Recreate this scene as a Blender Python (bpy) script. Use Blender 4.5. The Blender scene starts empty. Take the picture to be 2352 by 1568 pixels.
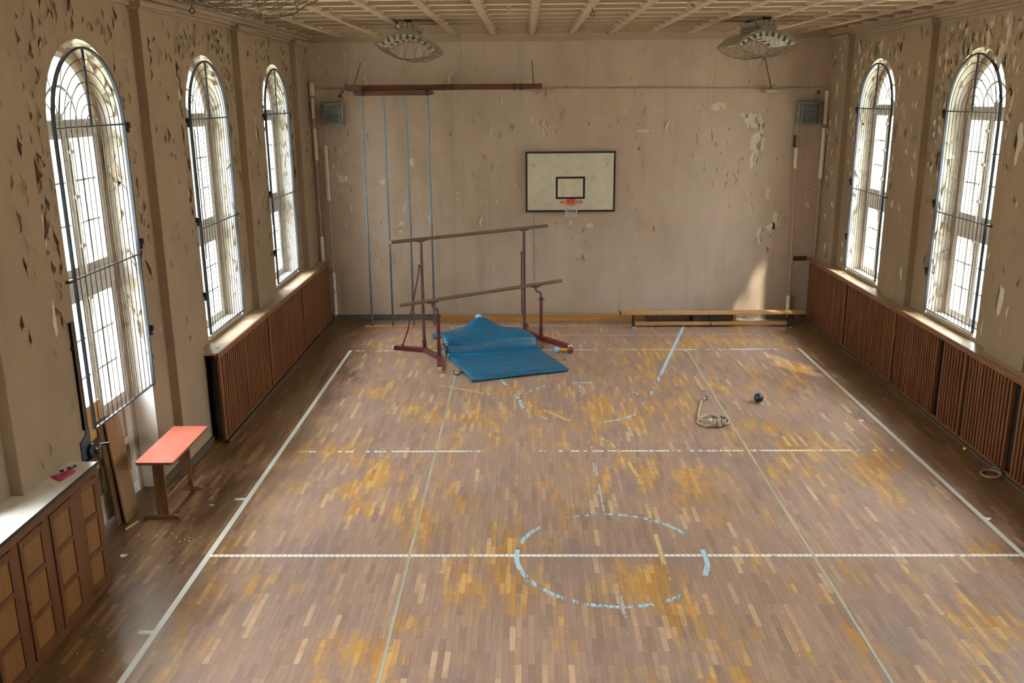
import bpy, bmesh, math, random
from mathutils import Vector, Matrix, noise as mnoise
PI = math.pi
random.seed(7)
scene = bpy.context.scene
COL = scene.collection
V = Vector

# ------------------------------------------------------------------ mesh helper
class MB:
    """collects shapes, then links them as one mesh object"""
    def __init__(self):
        self.bm = bmesh.new()
        self.mi = 0
    def face(self, vs):
        try:
            f = self.bm.faces.new(vs); f.material_index = self.mi; return f
        except ValueError:
            return None
    def quad(self, *ps):
        return self.face([self.bm.verts.new(p) for p in ps])
    def box(self, a, b, M=None):
        x0, y0, z0 = a; x1, y1, z1 = b
        if x0 > x1: x0, x1 = x1, x0
        if y0 > y1: y0, y1 = y1, y0
        if z0 > z1: z0, z1 = z1, z0
        P = [V(p) for p in ((x0,y0,z0),(x1,y0,z0),(x1,y1,z0),(x0,y1,z0),(x0,y0,z1),(x1,y0,z1),(x1,y1,z1),(x0,y1,z1))]
        if M: P = [M @ p for p in P]
        v = [self.bm.verts.new(p) for p in P]
        for f in ((0,3,2,1),(4,5,6,7),(0,1,5,4),(1,2,6,5),(2,3,7,6),(3,0,4,7)):
            self.face([v[i] for i in f])
        return self
    def beam(self, p, q, w, h, up=(0,0,1)):
        """square bar from p to q, w wide, h high"""
        p, q = V(p), V(q); d = (q-p); L = d.length; d.normalize()
        u = V(up); s = d.cross(u)
        if s.length < 1e-5: s = d.cross(V((0,1,0)))
        s.normalize(); u = s.cross(d)
        M = Matrix(((d.x,s.x,u.x,p.x),(d.y,s.y,u.y,p.y),(d.z,s.z,u.z,p.z),(0,0,0,1)))
        return self.box((0,-w/2,-h/2),(L,w/2,h/2),M)
    def prism(self, pts, vec):
        """extrude a planar polygon of 3D points by vec"""
        vec = V(vec)
        a = [self.bm.verts.new(V(p)) for p in pts]
        b = [self.bm.verts.new(V(p)+vec) for p in pts]
        n = len(pts)
        self.face(a[::-1]); self.face(b)
        for i in range(n):
            self.face([a[i], a[(i+1)%n], b[(i+1)%n], b[i]])
        return self
    def tube(self, pts, r, n=8, closed=False, r2=None, caps=True):
        pts = [V(p) for p in pts]; m = len(pts)
        rs = r if isinstance(r, (list,tuple)) else [r]*m
        rings = []; prev = None
        for i, p in enumerate(pts):
            if closed: t = pts[(i+1)%m]-pts[i-1]
            else: t = pts[min(i+1,m-1)]-pts[max(i-1,0)]
            if t.length < 1e-9: t = V((0,0,1))
            t.normalize()
            if prev is None:
                a = V((0,0,1)) if abs(t.z) < .9 else V((1,0,0))
                s = t.cross(a).normalized()
            else:
                s = prev - t*prev.dot(t)
                if s.length < 1e-6: s = t.cross(V((0,0,1)) if abs(t.z)<.9 else V((1,0,0)))
                s.normalize()
            prev = s; u = t.cross(s)
            ring = []
            for k in range(n):
                a = 2*PI*k/n
                ring.append(self.bm.verts.new(p + s*(rs[i]*math.cos(a)) + u*((r2 or rs[i])*math.sin(a))))
            rings.append(ring)
        last = m if closed else m-1
        for i in range(last):
            A, B = rings[i], rings[(i+1)%m]
            for k in range(n):
                self.face([A[k], A[(k+1)%n], B[(k+1)%n], B[k]])
        if caps and not closed:
            self.face(rings[0][::-1]); self.face(rings[-1])
        return self
    def lathe(self, prof, c=(0,0,0), axis='z', n=20):
        """prof: list of (radius, height)"""
        c = V(c); rings = []
        for r, h in prof:
            ring = []
            for k in range(n):
                a = 2*PI*k/n; x, y = r*math.cos(a), r*math.sin(a)
                p = {'z': V((x,y,h)), 'x': V((h,x,y)), 'y': V((y,h,x))}[axis]
                ring.append(self.bm.verts.new(c+p))
            rings.append(ring)
        for A, B in zip(rings, rings[1:]):
            for k in range(n):
                self.face([A[k], A[(k+1)%n], B[(k+1)%n], B[k]])
        self.face(rings[0][::-1]); self.face(rings[-1])
        return self
    def ball(self, c, r, n=20, sq=(1,1,1)):
        M = Matrix.Translation(V(c)) @ Matrix.Diagonal(V((sq[0],sq[1],sq[2],1)))
        g = bmesh.ops.create_uvsphere(self.bm, u_segments=n, v_segments=n//2+2, radius=r, matrix=M)
        for v in g['verts']:
            for f in v.link_faces: f.material_index = self.mi
        return self
    def build(self, name, mats, parent=None, smooth=False, bevel=0.0, seg=2, world=None):
        me = bpy.data.meshes.new(name)
        bmesh.ops.recalc_face_normals(self.bm, faces=self.bm.faces) if not getattr(self, 'keep', False) else None
        self.bm.to_mesh(me); self.bm.free()
        o = bpy.data.objects.new(name, me); COL.objects.link(o)
        for m in (mats if isinstance(mats, (list,tuple)) else [mats]): me.materials.append(m)
        if smooth:
            for p in me.polygons: p.use_smooth = True
            if smooth != 'all':
                try: me.set_sharp_from_angle(angle=math.radians(40))
                except Exception: pass
        if bevel:
            b = o.modifiers.new('bevel', 'BEVEL'); b.width = bevel; b.segments = seg; b.limit_method = 'ANGLE'
        if parent is not None:
            o.parent = parent
            if world:                                # mesh given in world coordinates
                root = parent
                o.matrix_parent_inverse = world
        return o

def tag(o, label=None, cat=None, group=None, kind=None):
    if label: o['label'] = label
    if cat: o['category'] = cat
    if group: o['group'] = group
    if kind: o['kind'] = kind
    return o

class Thing:
    """an Empty at the base of a thing; part() hangs a mesh (built in world coordinates) on it"""
    def __init__(self, name, label, cat, loc, group=None, kind=None, local=False):
        o = bpy.data.objects.new(name, None); COL.objects.link(o)
        o.empty_display_size = .1; o.location = loc
        tag(o, label, cat, group, kind); self.o = o
        self.inv = None if local else Matrix.Translation(-V(loc))
    def part(self, mb, name, mats, smooth=False, bevel=0.0, seg=2, on=None, label=None, kind=None):
        o = mb.build(name, mats, None, smooth, bevel, seg)
        if on is None:
            o.parent = self.o
            if self.inv: o.matrix_parent_inverse = self.inv
        else:                                        # sub-part: keep world placement through the part
            o.parent = on
        return tag(o, label, None, None, kind)

def struct(name, mb, mats, smooth=False, bevel=0.0):
    return tag(mb.build(name, mats, None, smooth, bevel), kind='structure')

def copy_tree(o, parent=None):
    c = o.copy(); COL.objects.link(c)
    if parent is not None: c.parent = parent
    for ch in list(o.children): copy_tree(ch, c)
    return c

# ------------------------------------------------------------------ material helper
class G:
    def __init__(self, name):
        self.m = bpy.data.materials.new(name); self.m.use_nodes = True
        self.t = self.m.node_tree; self.t.nodes.clear()
        self.out = self.t.nodes.new('ShaderNodeOutputMaterial')
        self._pos = None
    def n(self, typ, ins=None, **props):
        nd = self.t.nodes.new(typ)
        for k, v in props.items(): setattr(nd, k, v)
        for k, v in (ins or {}).items(): self.set(nd.inputs[k], v)
        return nd
    def set(self, sock, v):
        if isinstance(v, bpy.types.NodeSocket): self.t.links.new(v, sock)
        elif isinstance(v, bpy.types.Node): self.t.links.new(v.outputs[0], sock)
        else:
            if hasattr(sock.default_value, '__len__') and not hasattr(v, '__len__'): v = (v,)*len(sock.default_value)
            if hasattr(sock.default_value, '__len__') and len(sock.default_value) == 4 and len(v) == 3: v = tuple(v)+(1,)
            sock.default_value = v
    def pos(self):
        if self._pos is None: self._pos = self.n('ShaderNodeTexCoord').outputs['Object']
        return self._pos
    def map(self, vec, scale=(1,1,1), loc=(0,0,0), rot=(0,0,0)):
        return self.n('ShaderNodeMapping', {'Vector': vec, 'Scale': scale, 'Location': loc, 'Rotation': rot}).outputs[0]
    def noise(self, vec, scale, detail=4, rough=.55, dist=0):
        return self.n('ShaderNodeTexNoise', {'Vector': vec, 'Scale': scale, 'Detail': detail, 'Roughness': rough, 'Distortion': dist}).outputs['Fac']
    def ramp(self, fac, stops, interp='LINEAR'):
        r = self.n('ShaderNodeValToRGB', {'Fac': fac}); e = r.color_ramp.elements; r.color_ramp.interpolation = interp
        while len(e) < len(stops): e.new(.5)
        for x, (p, c) in zip(e, stops):
            x.position = p; x.color = (c,c,c,1) if not hasattr(c, '__len__') else tuple(c)[:3]+(1,)
        return r.outputs[0]
    def mix(self, f, a, b, mode='MIX'):
        m = self.n('ShaderNodeMix', data_type='RGBA', blend_type=mode)
        self.set(m.inputs[0], f); self.set(m.inputs[6], a); self.set(m.inputs[7], b)
        return m.outputs[2]
    def math(self, op, a, b=0.0, c=None, clamp=False):
        m = self.n('ShaderNodeMath', operation=op, use_clamp=clamp)
        self.set(m.inputs[0], a); self.set(m.inputs[1], b)
        if c is not None: self.set(m.inputs[2], c)
        return m.outputs[0]
    def step(self, x, a, b):
        return self.n('ShaderNodeMapRange', {'Value': x, 'From Min': a, 'From Max': b, 'To Min': 0.0, 'To Max': 1.0}, interpolation_type='SMOOTHSTEP').outputs[0]
    def sep(self, vec):
        return self.n('ShaderNodeSeparateXYZ', {0: vec}).outputs
    def comb(self, x, y, z=0.0):
        return self.n('ShaderNodeCombineXYZ', {0: x, 1: y, 2: z}).outputs[0]
    def bump(self, h, strength=.3, dist=.01, inv=False):
        return self.n('ShaderNodeBump', {'Height': h, 'Strength': strength, 'Distance': dist}, invert=inv).outputs[0]
    def bsdf(self, col, rough=.5, metal=0.0, normal=None, spec=.5, coat=0.0, **kw):
        p = self.n('ShaderNodeBsdfPrincipled', {'Base Color': col, 'Roughness': rough, 'Metallic': metal, 'Specular IOR Level': spec, 'Coat Weight': coat})
        if normal is not None: self.set(p.inputs['Normal'], normal)
        return p.outputs[0]
    def done(self, sh):
        self.t.links.new(sh, self.out.inputs['Surface']); return self.m

def srgb(r, g, b):
    f = lambda c: (c/255/12.92) if c/255 <= .04045 else ((c/255+.055)/1.055)**2.4
    return (f(r), f(g), f(b))

def plain(name, col, rough=.5, metal=0.0, var=.12, scale=12, spec=.5, bump=0.0, coat=0.0, dust=None):
    """one paint or metal with slight mottling"""
    g = G(name); n = g.noise(g.pos(), scale, 5)
    k = g.ramp(n, [(.25, 1-var), (.75, 1+var)])
    c = g.mix(1.0, col, k, 'MULTIPLY')
    if dust:
        d = g.step(g.noise(g.map(g.pos(), loc=(3,1,7)), scale*.7, 6), .52, .7)
        c = g.mix(g.math('MULTIPLY', d, dust[1]), c, dust[0])
    nb = g.bump(g.noise(g.pos(), scale*6, 4), bump, .004) if bump else None
    return g.done(g.bsdf(c, rough, metal, nb, spec, coat))

def wood(name, dark, light, axis='x', rough=.45, scale=1.0, coat=0.0, wear=None):
    """grain running along the given axis"""
    g = G(name)
    st = {'x': (1.2,14,14), 'y': (14,1.2,14), 'z': (14,14,1.2)}[axis]
    v = g.map(g.pos(), tuple(s*scale for s in st))
    n = g.noise(v, 1.6, 6, .6, .6)
    fine = g.noise(g.map(g.pos(), tuple(s*scale*5 for s in st)), 1.5, 4)
    f = g.math('ADD', g.math('MULTIPLY', n, .75), g.math('MULTIPLY', fine, .25))
    c = g.ramp(f, [(.3, dark), (.5, tuple((a+b)/2 for a, b in zip(dark, light))), (.7, light)])
    if wear:
        w = g.step(g.noise(g.map(g.pos(), loc=(5,2,1)), 5*scale, 6), .55, .68)
        c = g.mix(g.math('MULTIPLY', w, .7), c, wear)
    return g.done(g.bsdf(c, rough, 0, g.bump(fine, .15, .003), .4, coat))
SKY, SUN, EXPOSURE = 62.0, 34.0, 0.0
# ------------------------------------------------------------------ materials
def wall_paint(name, base, warm, peel=.5, seed=0.0):
    g = G(name); p = g.pos()
    big = g.noise(g.map(p, loc=(seed,seed,0)), .45, 4)
    mid = g.noise(g.map(p, (1,1,.55), (seed,3,0)), 2.2, 6, .6)
    c = g.mix(g.ramp(big, [(.3,0),(.7,1)]), base, warm)
    c = g.mix(1.0, c, g.ramp(mid, [(.2,.86),(.8,1.10)]), 'MULTIPLY')
    # vertical dirt runs
    run = g.noise(g.map(p, (5,5,.22), (seed,1,2)), 1.6, 5, .6)
    c = g.mix(g.math('MULTIPLY', g.step(run, .55, .75), .35), c, tuple(b*.62 for b in base))
    # fine cracks where the paint has let go
    vor = g.n('ShaderNodeTexVoronoi', {'Vector': g.map(p, (1,1,.42), (seed,0,0)), 'Scale': 7.5, 'Randomness': 1.0}, feature='DISTANCE_TO_EDGE').outputs['Distance']
    wob = g.noise(g.map(p, loc=(1,seed,1)), 9, 4)
    crack = g.math('SUBTRACT', 1.0, g.step(g.math('ADD', vor, g.math('MULTIPLY', g.math('SUBTRACT', wob, .5), .05)), .004, .016))
    gate = g.step(g.noise(g.map(p, (1,1,.6), (seed+4,2,0)), 1.5, 5, .65), .66-.14*peel, .75-.12*peel)
    crack = g.math('MULTIPLY', crack, gate)
    c = g.mix(g.math('MULTIPLY', crack, .5), c, tuple(b*.22 for b in base))
    # chips down to the pale coat below
    chip = g.noise(g.map(p, (1.5,1.5,.55), (seed+9,5,3)), 5.0, 7, .62, .4)
    cm = g.math('MULTIPLY', g.step(chip, .69-.05*peel, .705-.05*peel), gate)
    c = g.mix(cm, c, (.62,.54,.42))
    h = g.math('SUBTRACT', g.math('MULTIPLY', mid, .2), g.math('ADD', crack, g.math('MULTIPLY', cm, .6)))
    h = g.math('ADD', h, g.math('MULTIPLY', g.noise(p, 60, 3), .12))
    return g.done(g.bsdf(c, .62, 0, g.bump(h, .55, .01), .3))

M = {}
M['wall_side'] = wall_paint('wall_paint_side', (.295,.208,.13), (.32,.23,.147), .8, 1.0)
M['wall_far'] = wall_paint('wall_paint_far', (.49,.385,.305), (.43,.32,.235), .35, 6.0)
M['pilaster'] = wall_paint('wall_paint_pilaster', (.30,.212,.133), (.31,.22,.14), .25, 3.0)

def flake_mat(name='peeling_flake', k=1.0):
    g = G(name)
    bf = g.n('ShaderNodeNewGeometry').outputs['Backfacing']
    n = g.noise(g.pos(), 9, 4)
    front = g.mix(n, (.285,.20,.125), (.33,.235,.15)) if k == 1.0 else g.mix(n, (.64,.56,.44), (.74,.67,.56))
    back = g.mix(n, (.55,.47,.35), (.68,.60,.47))
    return g.done(g.bsdf(g.mix(bf, front, back), .6, 0, None, .3))
M['flake'] = flake_mat(); M['flake_pale'] = flake_mat('pale_peeling_flake', 1.7)
M['plaster'] = plain('bare_plaster', (.62,.53,.40), .8, 0, .14, 20)
M['flake_gap_shade'] = plain('brown_flake_gap_shade', (.075,.05,.028), .7, 0, .2, 20)  # dark brown shade painted into the gaps beside lifted flakes
M['reveal'] = wall_paint('wall_paint_reveal', (.82,.78,.71), (.78,.73,.64), .6, 12.0)

def floor_mat():
    g = G('worn_parquet'); p = g.pos(); x, y, z = g.sep(p)
    swap = g.comb(y, x, 0.0)
    br = g.n('ShaderNodeTexBrick', {'Vector': swap, 'Color1': (0,0,0,1), 'Color2': (1,1,1,1), 'Mortar': (.5,.5,.5,1), 'Scale': 1.0,
             'Mortar Size': .0011, 'Mortar Smooth': .1, 'Bias': 0.0, 'Brick Width': .37, 'Row Height': .054}, offset=.5, offset_frequency=2, squash=1.0)
    r, gap = br.outputs['Color'], br.outputs['Fac']
    br2 = g.n('ShaderNodeTexBrick', {'Vector': g.map(swap, loc=(7.6,6.6,0)), 'Color1': (0,0,0,1), 'Color2': (1,1,1,1), 'Mortar': (.5,.5,.5,1), 'Scale': 1.0,
             'Mortar Size': .0, 'Bias': 0.0, 'Brick Width': .37, 'Row Height': .054}, offset=.5, offset_frequency=2)
    r2 = br2.outputs['Color']
    grain = g.noise(g.map(p, (70,3.5,1)), 1.0, 5, .65, .3)
    worn = g.ramp(r, [(.0,(.25,.157,.122)),(.25,(.31,.20,.155)),(.8,(.345,.225,.172)),(.93,(.39,.255,.185)),(.97,(.52,.345,.22))])
    oran = g.ramp(r, [(.0,(.40,.195,.05)),(.5,(.46,.24,.065)),(1.0,(.60,.35,.12))])
    wood_ = g.ramp(r2, [(.0,(.29,.175,.105)),(.6,(.35,.22,.135)),(1.0,(.43,.275,.16))])
    # shreds of old varnish
    big = g.noise(g.map(p, (1,1,1), (2.7,1.3,0)), .55, 3, .5)
    med = g.noise(g.map(p, (2.2,.9,1), (0,4.4,0)), 1.25, 6, .68, .3)
    fine = g.noise(g.map(p, (16,22,1)), 1.0, 7, .75)
    t = g.math('ADD', g.math('MULTIPLY', big, .45), g.math('MULTIPLY', med, .55))
    t = g.math('ADD', t, g.math('MULTIPLY', g.math('SUBTRACT', r2, .5), .10))
    t = g.math('ADD', t, g.math('MULTIPLY', g.math('SUBTRACT', fine, .5), .34))
    mo = g.step(t, .525, .60)
    half = g.step(t, .44, .54)
    c = g.mix(g.math('MULTIPLY', half, .5), worn, wood_)
    c = g.mix(g.math('MULTIPLY', mo, .9), c, oran)
    # grey ingrained dirt
    gd = g.step(g.noise(g.map(p, (1.3,.6,1), (9,2,0)), .9, 6, .65), .52, .68)
    c = g.mix(g.math('MULTIPLY', gd, .5), c, (.20,.155,.145))
    c = g.mix(1.0, c, g.ramp(grain, [(.2,.80),(.8,1.16)]), 'MULTIPLY')
    # untrodden strips outside the court keep their dark varnish
    wob = g.math('MULTIPLY', g.math('SUBTRACT', g.noise(p, 1.4, 5, .6), .5), .9)
    left = g.math('SUBTRACT', 1.0, g.step(g.math('ADD', x, wob), -3.45, -2.55))
    right = g.step(g.math('ADD', x, wob), 4.75, 5.3)
    edge = g.math('MAXIMUM', left, right)
    darkv = g.ramp(r, [(.0,(.085,.042,.016)),(.5,(.125,.064,.024)),(.88,(.155,.08,.031)),(.97,(.23,.122,.048))])
    darkv = g.mix(1.0, darkv, g.ramp(grain, [(.2,.8),(.8,1.2)]), 'MULTIPLY')
    c = g.mix(g.math('MULTIPLY', edge, .9), c, darkv)
    # scuffs and stains
    st = g.step(g.noise(g.map(p, (1,1,1), (31,7,0)), 9, 7, .7), .74, .80)
    c = g.mix(g.math('MULTIPLY', st, .3), c, (.07,.05,.045))
    c = g.mix(g.math('MULTIPLY', gap, .6), c, (.06,.035,.02))
    shiny = g.math('MAXIMUM', mo, g.math('MULTIPLY', edge, .7))
    rough = g.math('SUBTRACT', .39, g.math('MULTIPLY', shiny, .05))
    rough = g.math('ADD', rough, g.math('MULTIPLY', g.math('SUBTRACT', r, .5), .06))
    rough = g.math('ADD', rough, g.math('MULTIPLY', g.math('SUBTRACT', g.noise(g.map(p, (1.2,.6,1), (17,3,0)), .8, 4, .5), .5), .45))
    rough = g.math('MAXIMUM', rough, .30)
    h = g.math('ADD', g.math('MULTIPLY', gap, -1.0), g.math('MULTIPLY', r, .35))
    h = g.math('ADD', h, g.math('MULTIPLY', grain, .15))
    return g.done(g.bsdf(c, rough, 0, g.bump(h, .35, .002), .36))
M['floor'] = floor_mat()

def line_mat(name, col, keep, seed):
    """floor paint worn through plank by plank"""
    g = G(name); p = g.pos(); x, y, z = g.sep(p); swap = g.comb(y, x, 0.0)
    br = g.n('ShaderNodeTexBrick', {'Vector': g.map(swap, loc=(3.8,1.32,0)), 'Color1': (0,0,0,1), 'Color2': (1,1,1,1), 'Mortar': (.0,.0,.0,1), 'Scale': 1.0,
             'Mortar Size': .004, 'Mortar Smooth': .3, 'Bias': 0.0, 'Brick Width': .37, 'Row Height': .054}, offset=.5, offset_frequency=2)
    n = g.noise(g.map(p, (1,1,1), (seed,seed,0)), 1.4, 3)
    f = g.noise(g.map(p, (14,9,1), (seed,0,0)), 2.0, 6, .7)
    t = g.math('ADD', g.math('MULTIPLY', n, .9), g.math('MULTIPLY', f, .55))
    t = g.math('ADD', t, g.math('MULTIPLY', br.outputs['Color'], .18))
    t = g.math('SUBTRACT', t, g.math('MULTIPLY', br.outputs['Fac'], .25))
    a = g.step(t, .80-keep, .88-keep)
    c = g.mix(f, tuple(k*.86 for k in col), col)
    b = g.bsdf(c, .5, 0, None, .4)
    tr = g.n('ShaderNodeBsdfTransparent').outputs[0]
    ms = g.n('ShaderNodeMixShader', {0: a, 1: tr, 2: b})
    return g.done(ms.outputs[0])
M['line_side'] = line_mat('white_line_paint_side', (.60,.60,.53), .60, 1.0)
M['line_white'] = line_mat('white_line_paint', (.74,.73,.68), .10, 2.0)
M['line_half'] = line_mat('white_line_paint_bold', (.80,.79,.75), .24, 3.0)
M['line_grey'] = line_mat('grey_line_paint', (.43,.41,.33), .34, 4.0)
M['line_blue'] = line_mat('blue_line_paint', (.40,.58,.70), .02, 5.0)
M['line_blue2'] = line_mat('blue_line_paint_bold', (.45,.62,.72), .4, 5.5)
M['line_centre'] = line_mat('faint_line_paint', (.50,.44,.42), -.02, 6.0)
M['line_yellow'] = line_mat('yellow_line_paint', (.60,.42,.20), .0, 7.0)

M['ceil_panel'] = plain('ceiling_panel_paint', (.84,.78,.60), .6, 0, .06, 3)
M['ceil_rib'] = plain('ceiling_rib_paint', (.40,.285,.19), .6, 0, .08, 4)
M['cross_rib'] = plain('shaded_cross_rib_paint', (.27,.19,.12), .6, 0, .08, 4)  # rib paint darkened: the shade on the near faces is put into colour
M['cornice'] = plain('cornice_paint', (.34,.245,.16), .6, 0, .08, 4)
M['frame_paint'] = plain('window_frame_paint', (.62,.59,.53), .55, 0, .1, 15, dust=((.33,.28,.22), .5))
M['sill_white'] = plain('dusty_white_sill', (.70,.68,.64), .7, 0, .15, 9, dust=((.35,.31,.26), .45))
M['iron'] = plain('blue_black_iron', (.035,.045,.06), .42, .55, .2, 20)
M['iron_rod'] = plain('dark_iron_rod', (.05,.045,.042), .45, .5, .2, 20)
M['steel'] = plain('dull_steel', (.16,.185,.21), .38, .8, .2, 14, dust=((.12,.12,.12), .5))
M['slat_wood'] = wood('red_brown_slat_wood', (.085,.028,.010), (.25,.095,.032), 'z', .42, .8)
M['rail_wood'] = wood('red_brown_rail_wood', (.14,.055,.028), (.25,.11,.055), 'y', .38)
M['sill_wood'] = wood('dusty_sill_wood', (.30,.215,.13), (.46,.36,.235), 'y', .42, .7, 0, (.5,.47,.42))
M['screen_dark'] = plain('cavity_shade_colour', (.03,.02,.014), .8, 0, .1, 5)  # near-black: shade of the cavity behind the slats put into colour
M['cab_frame'] = wood('cupboard_frame_wood', (.07,.024,.008), (.14,.053,.016), 'z', .4, .8)
M['cab_panel'] = wood('cupboard_panel_veneer', (.15,.063,.015), (.21,.095,.026), 'z', .4, .35)
M['laminate'] = plain('white_laminate', (.66,.63,.56), .28, 0, .05, 6, dust=((.40,.36,.30), .3))
M['red_top'] = plain('salmon_laminate', (.50,.125,.085), .35, 0, .06, 7, dust=((.55,.30,.25), .25))
M['table_wood'] = wood('table_wood', (.10,.047,.018), (.20,.10,.042), 'z', .45)
M['plank_wood'] = wood('leaning_plank_wood', (.185,.095,.04), (.31,.175,.08), 'z', .5, .6, 0, (.33,.23,.15))
M['bench_wood'] = wood('bench_pine', (.36,.185,.065), (.55,.33,.14), 'x', .4, .6)
M['beam_wood'] = wood('floor_beam_wood', (.26,.12,.035), (.46,.245,.085), 'x', .4, .6)
M['bar_wood'] = wood('gymnastic_bar_wood', (.085,.052,.025), (.165,.108,.052), 'x', .5, 1.0)
M['dark_beam'] = wood('dark_red_beam_wood', (.045,.015,.008), (.13,.045,.022), 'x', .4, .8)
M['base_wood'] = wood('baseboard_wood', (.06,.04,.022), (.115,.078,.045), 'y', .6)
M['red_paint'] = plain('dark_red_enamel', (.105,.016,.018), .42, 0, .25, 18, dust=((.15,.09,.07), .3))
M['post_paint'] = plain('worn_dusty_red_enamel', (.10,.045,.04), .5, 0, .25, 14, dust=((.20,.14,.105), .5))
M['blue_mat'] = None
M['board_white'] = plain('yellowed_board_paint', (.60,.55,.42), .55, 0, .1, 6, dust=((.42,.37,.27), .35))
M['black_paint'] = plain('black_board_paint', (.012,.011,.01), .5, 0, .2, 10)
M['orange'] = plain('orange_rim_paint', (.62,.10,.025), .42, 0, .2, 20)
M['cord'] = plain('pale_net_cord', (.66,.60,.50), .8, 0, .12, 30)
M['rope'] = None
M['heater'] = plain('grey_blue_heater_paint', (.22,.25,.25), .42, .3, .2, 12, dust=((.13,.12,.10), .4))
M['louvre'] = plain('heater_louvre_paint', (.34,.37,.36), .38, .35, .15, 12)
M['black'] = plain('black_matt', (.010,.010,.010), .5, 0, .1, 10)
M['pipe'] = plain('painted_pipe', (.40,.29,.20), .5, 0, .15, 9)
M['lagging'] = plain('pale_pipe_lagging', (.68,.60,.48), .65, 0, .1, 12)
M['lamp_shell'] = plain('lamp_shell_paint', (.21,.165,.105), .5, .1, .15, 8)
M['lamp_white'] = plain('lamp_reflector_white', (.80,.78,.72), .4, 0, .05, 8)
M['tube_glass'] = plain('fluorescent_tube_glass', (.86,.86,.82), .25, 0, .03, 8)
M['wire'] = plain('rusty_wire', (.10,.07,.045), .6, .5, .3, 30)
M['cable_blue'] = plain('blue_grey_cable', (.16,.20,.27), .5)
M['pink'] = plain('magenta_cloth', (.38,.035,.12), .85, 0, .2, 30)
M['yellow'] = plain('yellow_rubber', (.82,.62,.03), .5)
M['ball_black'] = plain('black_rubber', (.016,.021,.03), .38, 0, .2, 14)
M['ball_blue'] = plain('pale_blue_ball_paint', (.24,.44,.66), .45, 0, .1, 14)
M['ball_red'] = plain('maroon_ball_paint', (.18,.04,.035), .42, 0, .15, 14)
M['club_orange'] = plain('orange_handle_paint', (.60,.26,.04), .45, 0, .1, 14)
M['teal'] = plain('teal_strap', (.10,.20,.20), .7)
M['ring_wood'] = wood('ring_wood', (.20,.105,.045), (.33,.185,.085), 'x', .45)
M['strap'] = plain('dark_olive_strap', (.11,.09,.05), .8)
M['strap_dark'] = plain('dark_leather_strap', (.035,.022,.018), .6)
M['grey_mat'] = plain('grey_leather_mat', (.19,.155,.135), .6, 0, .18, 7, bump=.3)
M['grey_felt'] = plain('grey_brown_felt', (.17,.135,.115), .9, 0, .18, 10, bump=.3)
M['chalk'] = plain('yellow_chalk', (.55,.46,.30), .9, 0, .1, 40)
M['debris'] = plain('paint_debris', (.66,.60,.49), .8, 0, .2, 30)
M['plate'] = plain('blue_grey_plate', (.055,.075,.095), .5, .35, .25, 10)
M['rail_metal'] = plain('weathered_rail', (.16,.135,.095), .5, .4, .25, 12)
M['cream_door'] = plain('cream_door_paint', (.52,.44,.33), .55, 0, .12, 6, dust=((.30,.24,.17), .5))
M['osb'] = plain('pressed_wood_board', (.46,.25,.085), .7, 0, .25, 35)
M['wood_strip'] = wood('pale_loose_strip_wood', (.34,.25,.14), (.50,.39,.24), 'y', .6)
M['radiator'] = plain('dark_radiator_paint', (.06,.045,.03), .5, 0, .2, 9)

def mat_blue():
    g = G('blue_vinyl'); p = g.pos()
    n = g.noise(g.map(p, (1.6,5,1.6)), 1.4, 6, .62)
    c = g.ramp(n, [(.25,(.003,.055,.118)),(.55,(.005,.105,.21)),(.8,(.016,.165,.30))])
    sc = g.step(g.noise(g.map(p, (2,9,2), (4,4,4)), 2.0, 7, .7), .62, .72)
    c = g.mix(g.math('MULTIPLY', sc, .3), c, (.12,.26,.36))
    h = g.math('ADD', g.noise(g.map(p, (3,9,3), (1,2,3)), 1.6, 5), g.math('MULTIPLY', g.noise(p, 22, 4), .2))
    return g.done(g.bsdf(c, g.ramp(n, [(.3,.30),(.7,.44)]), 0, g.bump(h, .28, .03), .5))
M['blue_mat'] = mat_blue()

def mat_rope():
    g = G('hemp_rope'); p = g.pos()
    w = g.n('ShaderNodeTexWave', {'Vector': g.map(p, (1,1,1), rot=(.6,.4,.7)), 'Scale': 22.0, 'Distortion': 2.0, 'Detail': 2.0}).outputs['Fac']
    n = g.noise(p, 60, 4)
    c = g.mix(w, (.24,.185,.125), (.50,.42,.31))
    c = g.mix(g.math('MULTIPLY', n, .35), c, (.55,.48,.38))
    return g.done(g.bsdf(c, .85, 0, g.bump(w, .7, .006), .2))
M['rope'] = mat_rope()

def mat_pane():
    g = G('window_glass')
    fc = g.n('ShaderNodeLayerWeight', {'Blend': .5}).outputs['Facing']
    fr = g.math('ADD', g.math('MULTIPLY', g.math('POWER', fc, 5.0), .55), .04)
    dirt = g.noise(g.pos(), 5, 5)
    tr = g.n('ShaderNodeBsdfTransparent', {'Color': g.ramp(dirt, [(.3,(.93,.94,.93)),(.8,(.82,.83,.81))])}).outputs[0]
    gl = g.n('ShaderNodeBsdfGlossy', {'Color': (1,1,1,1), 'Roughness': .02}).outputs[0]
    return g.done(g.n('ShaderNodeMixShader', {0: g.math('MULTIPLY', fr, .8), 1: tr, 2: gl}).outputs[0])
M['pane'] = mat_pane()

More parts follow.
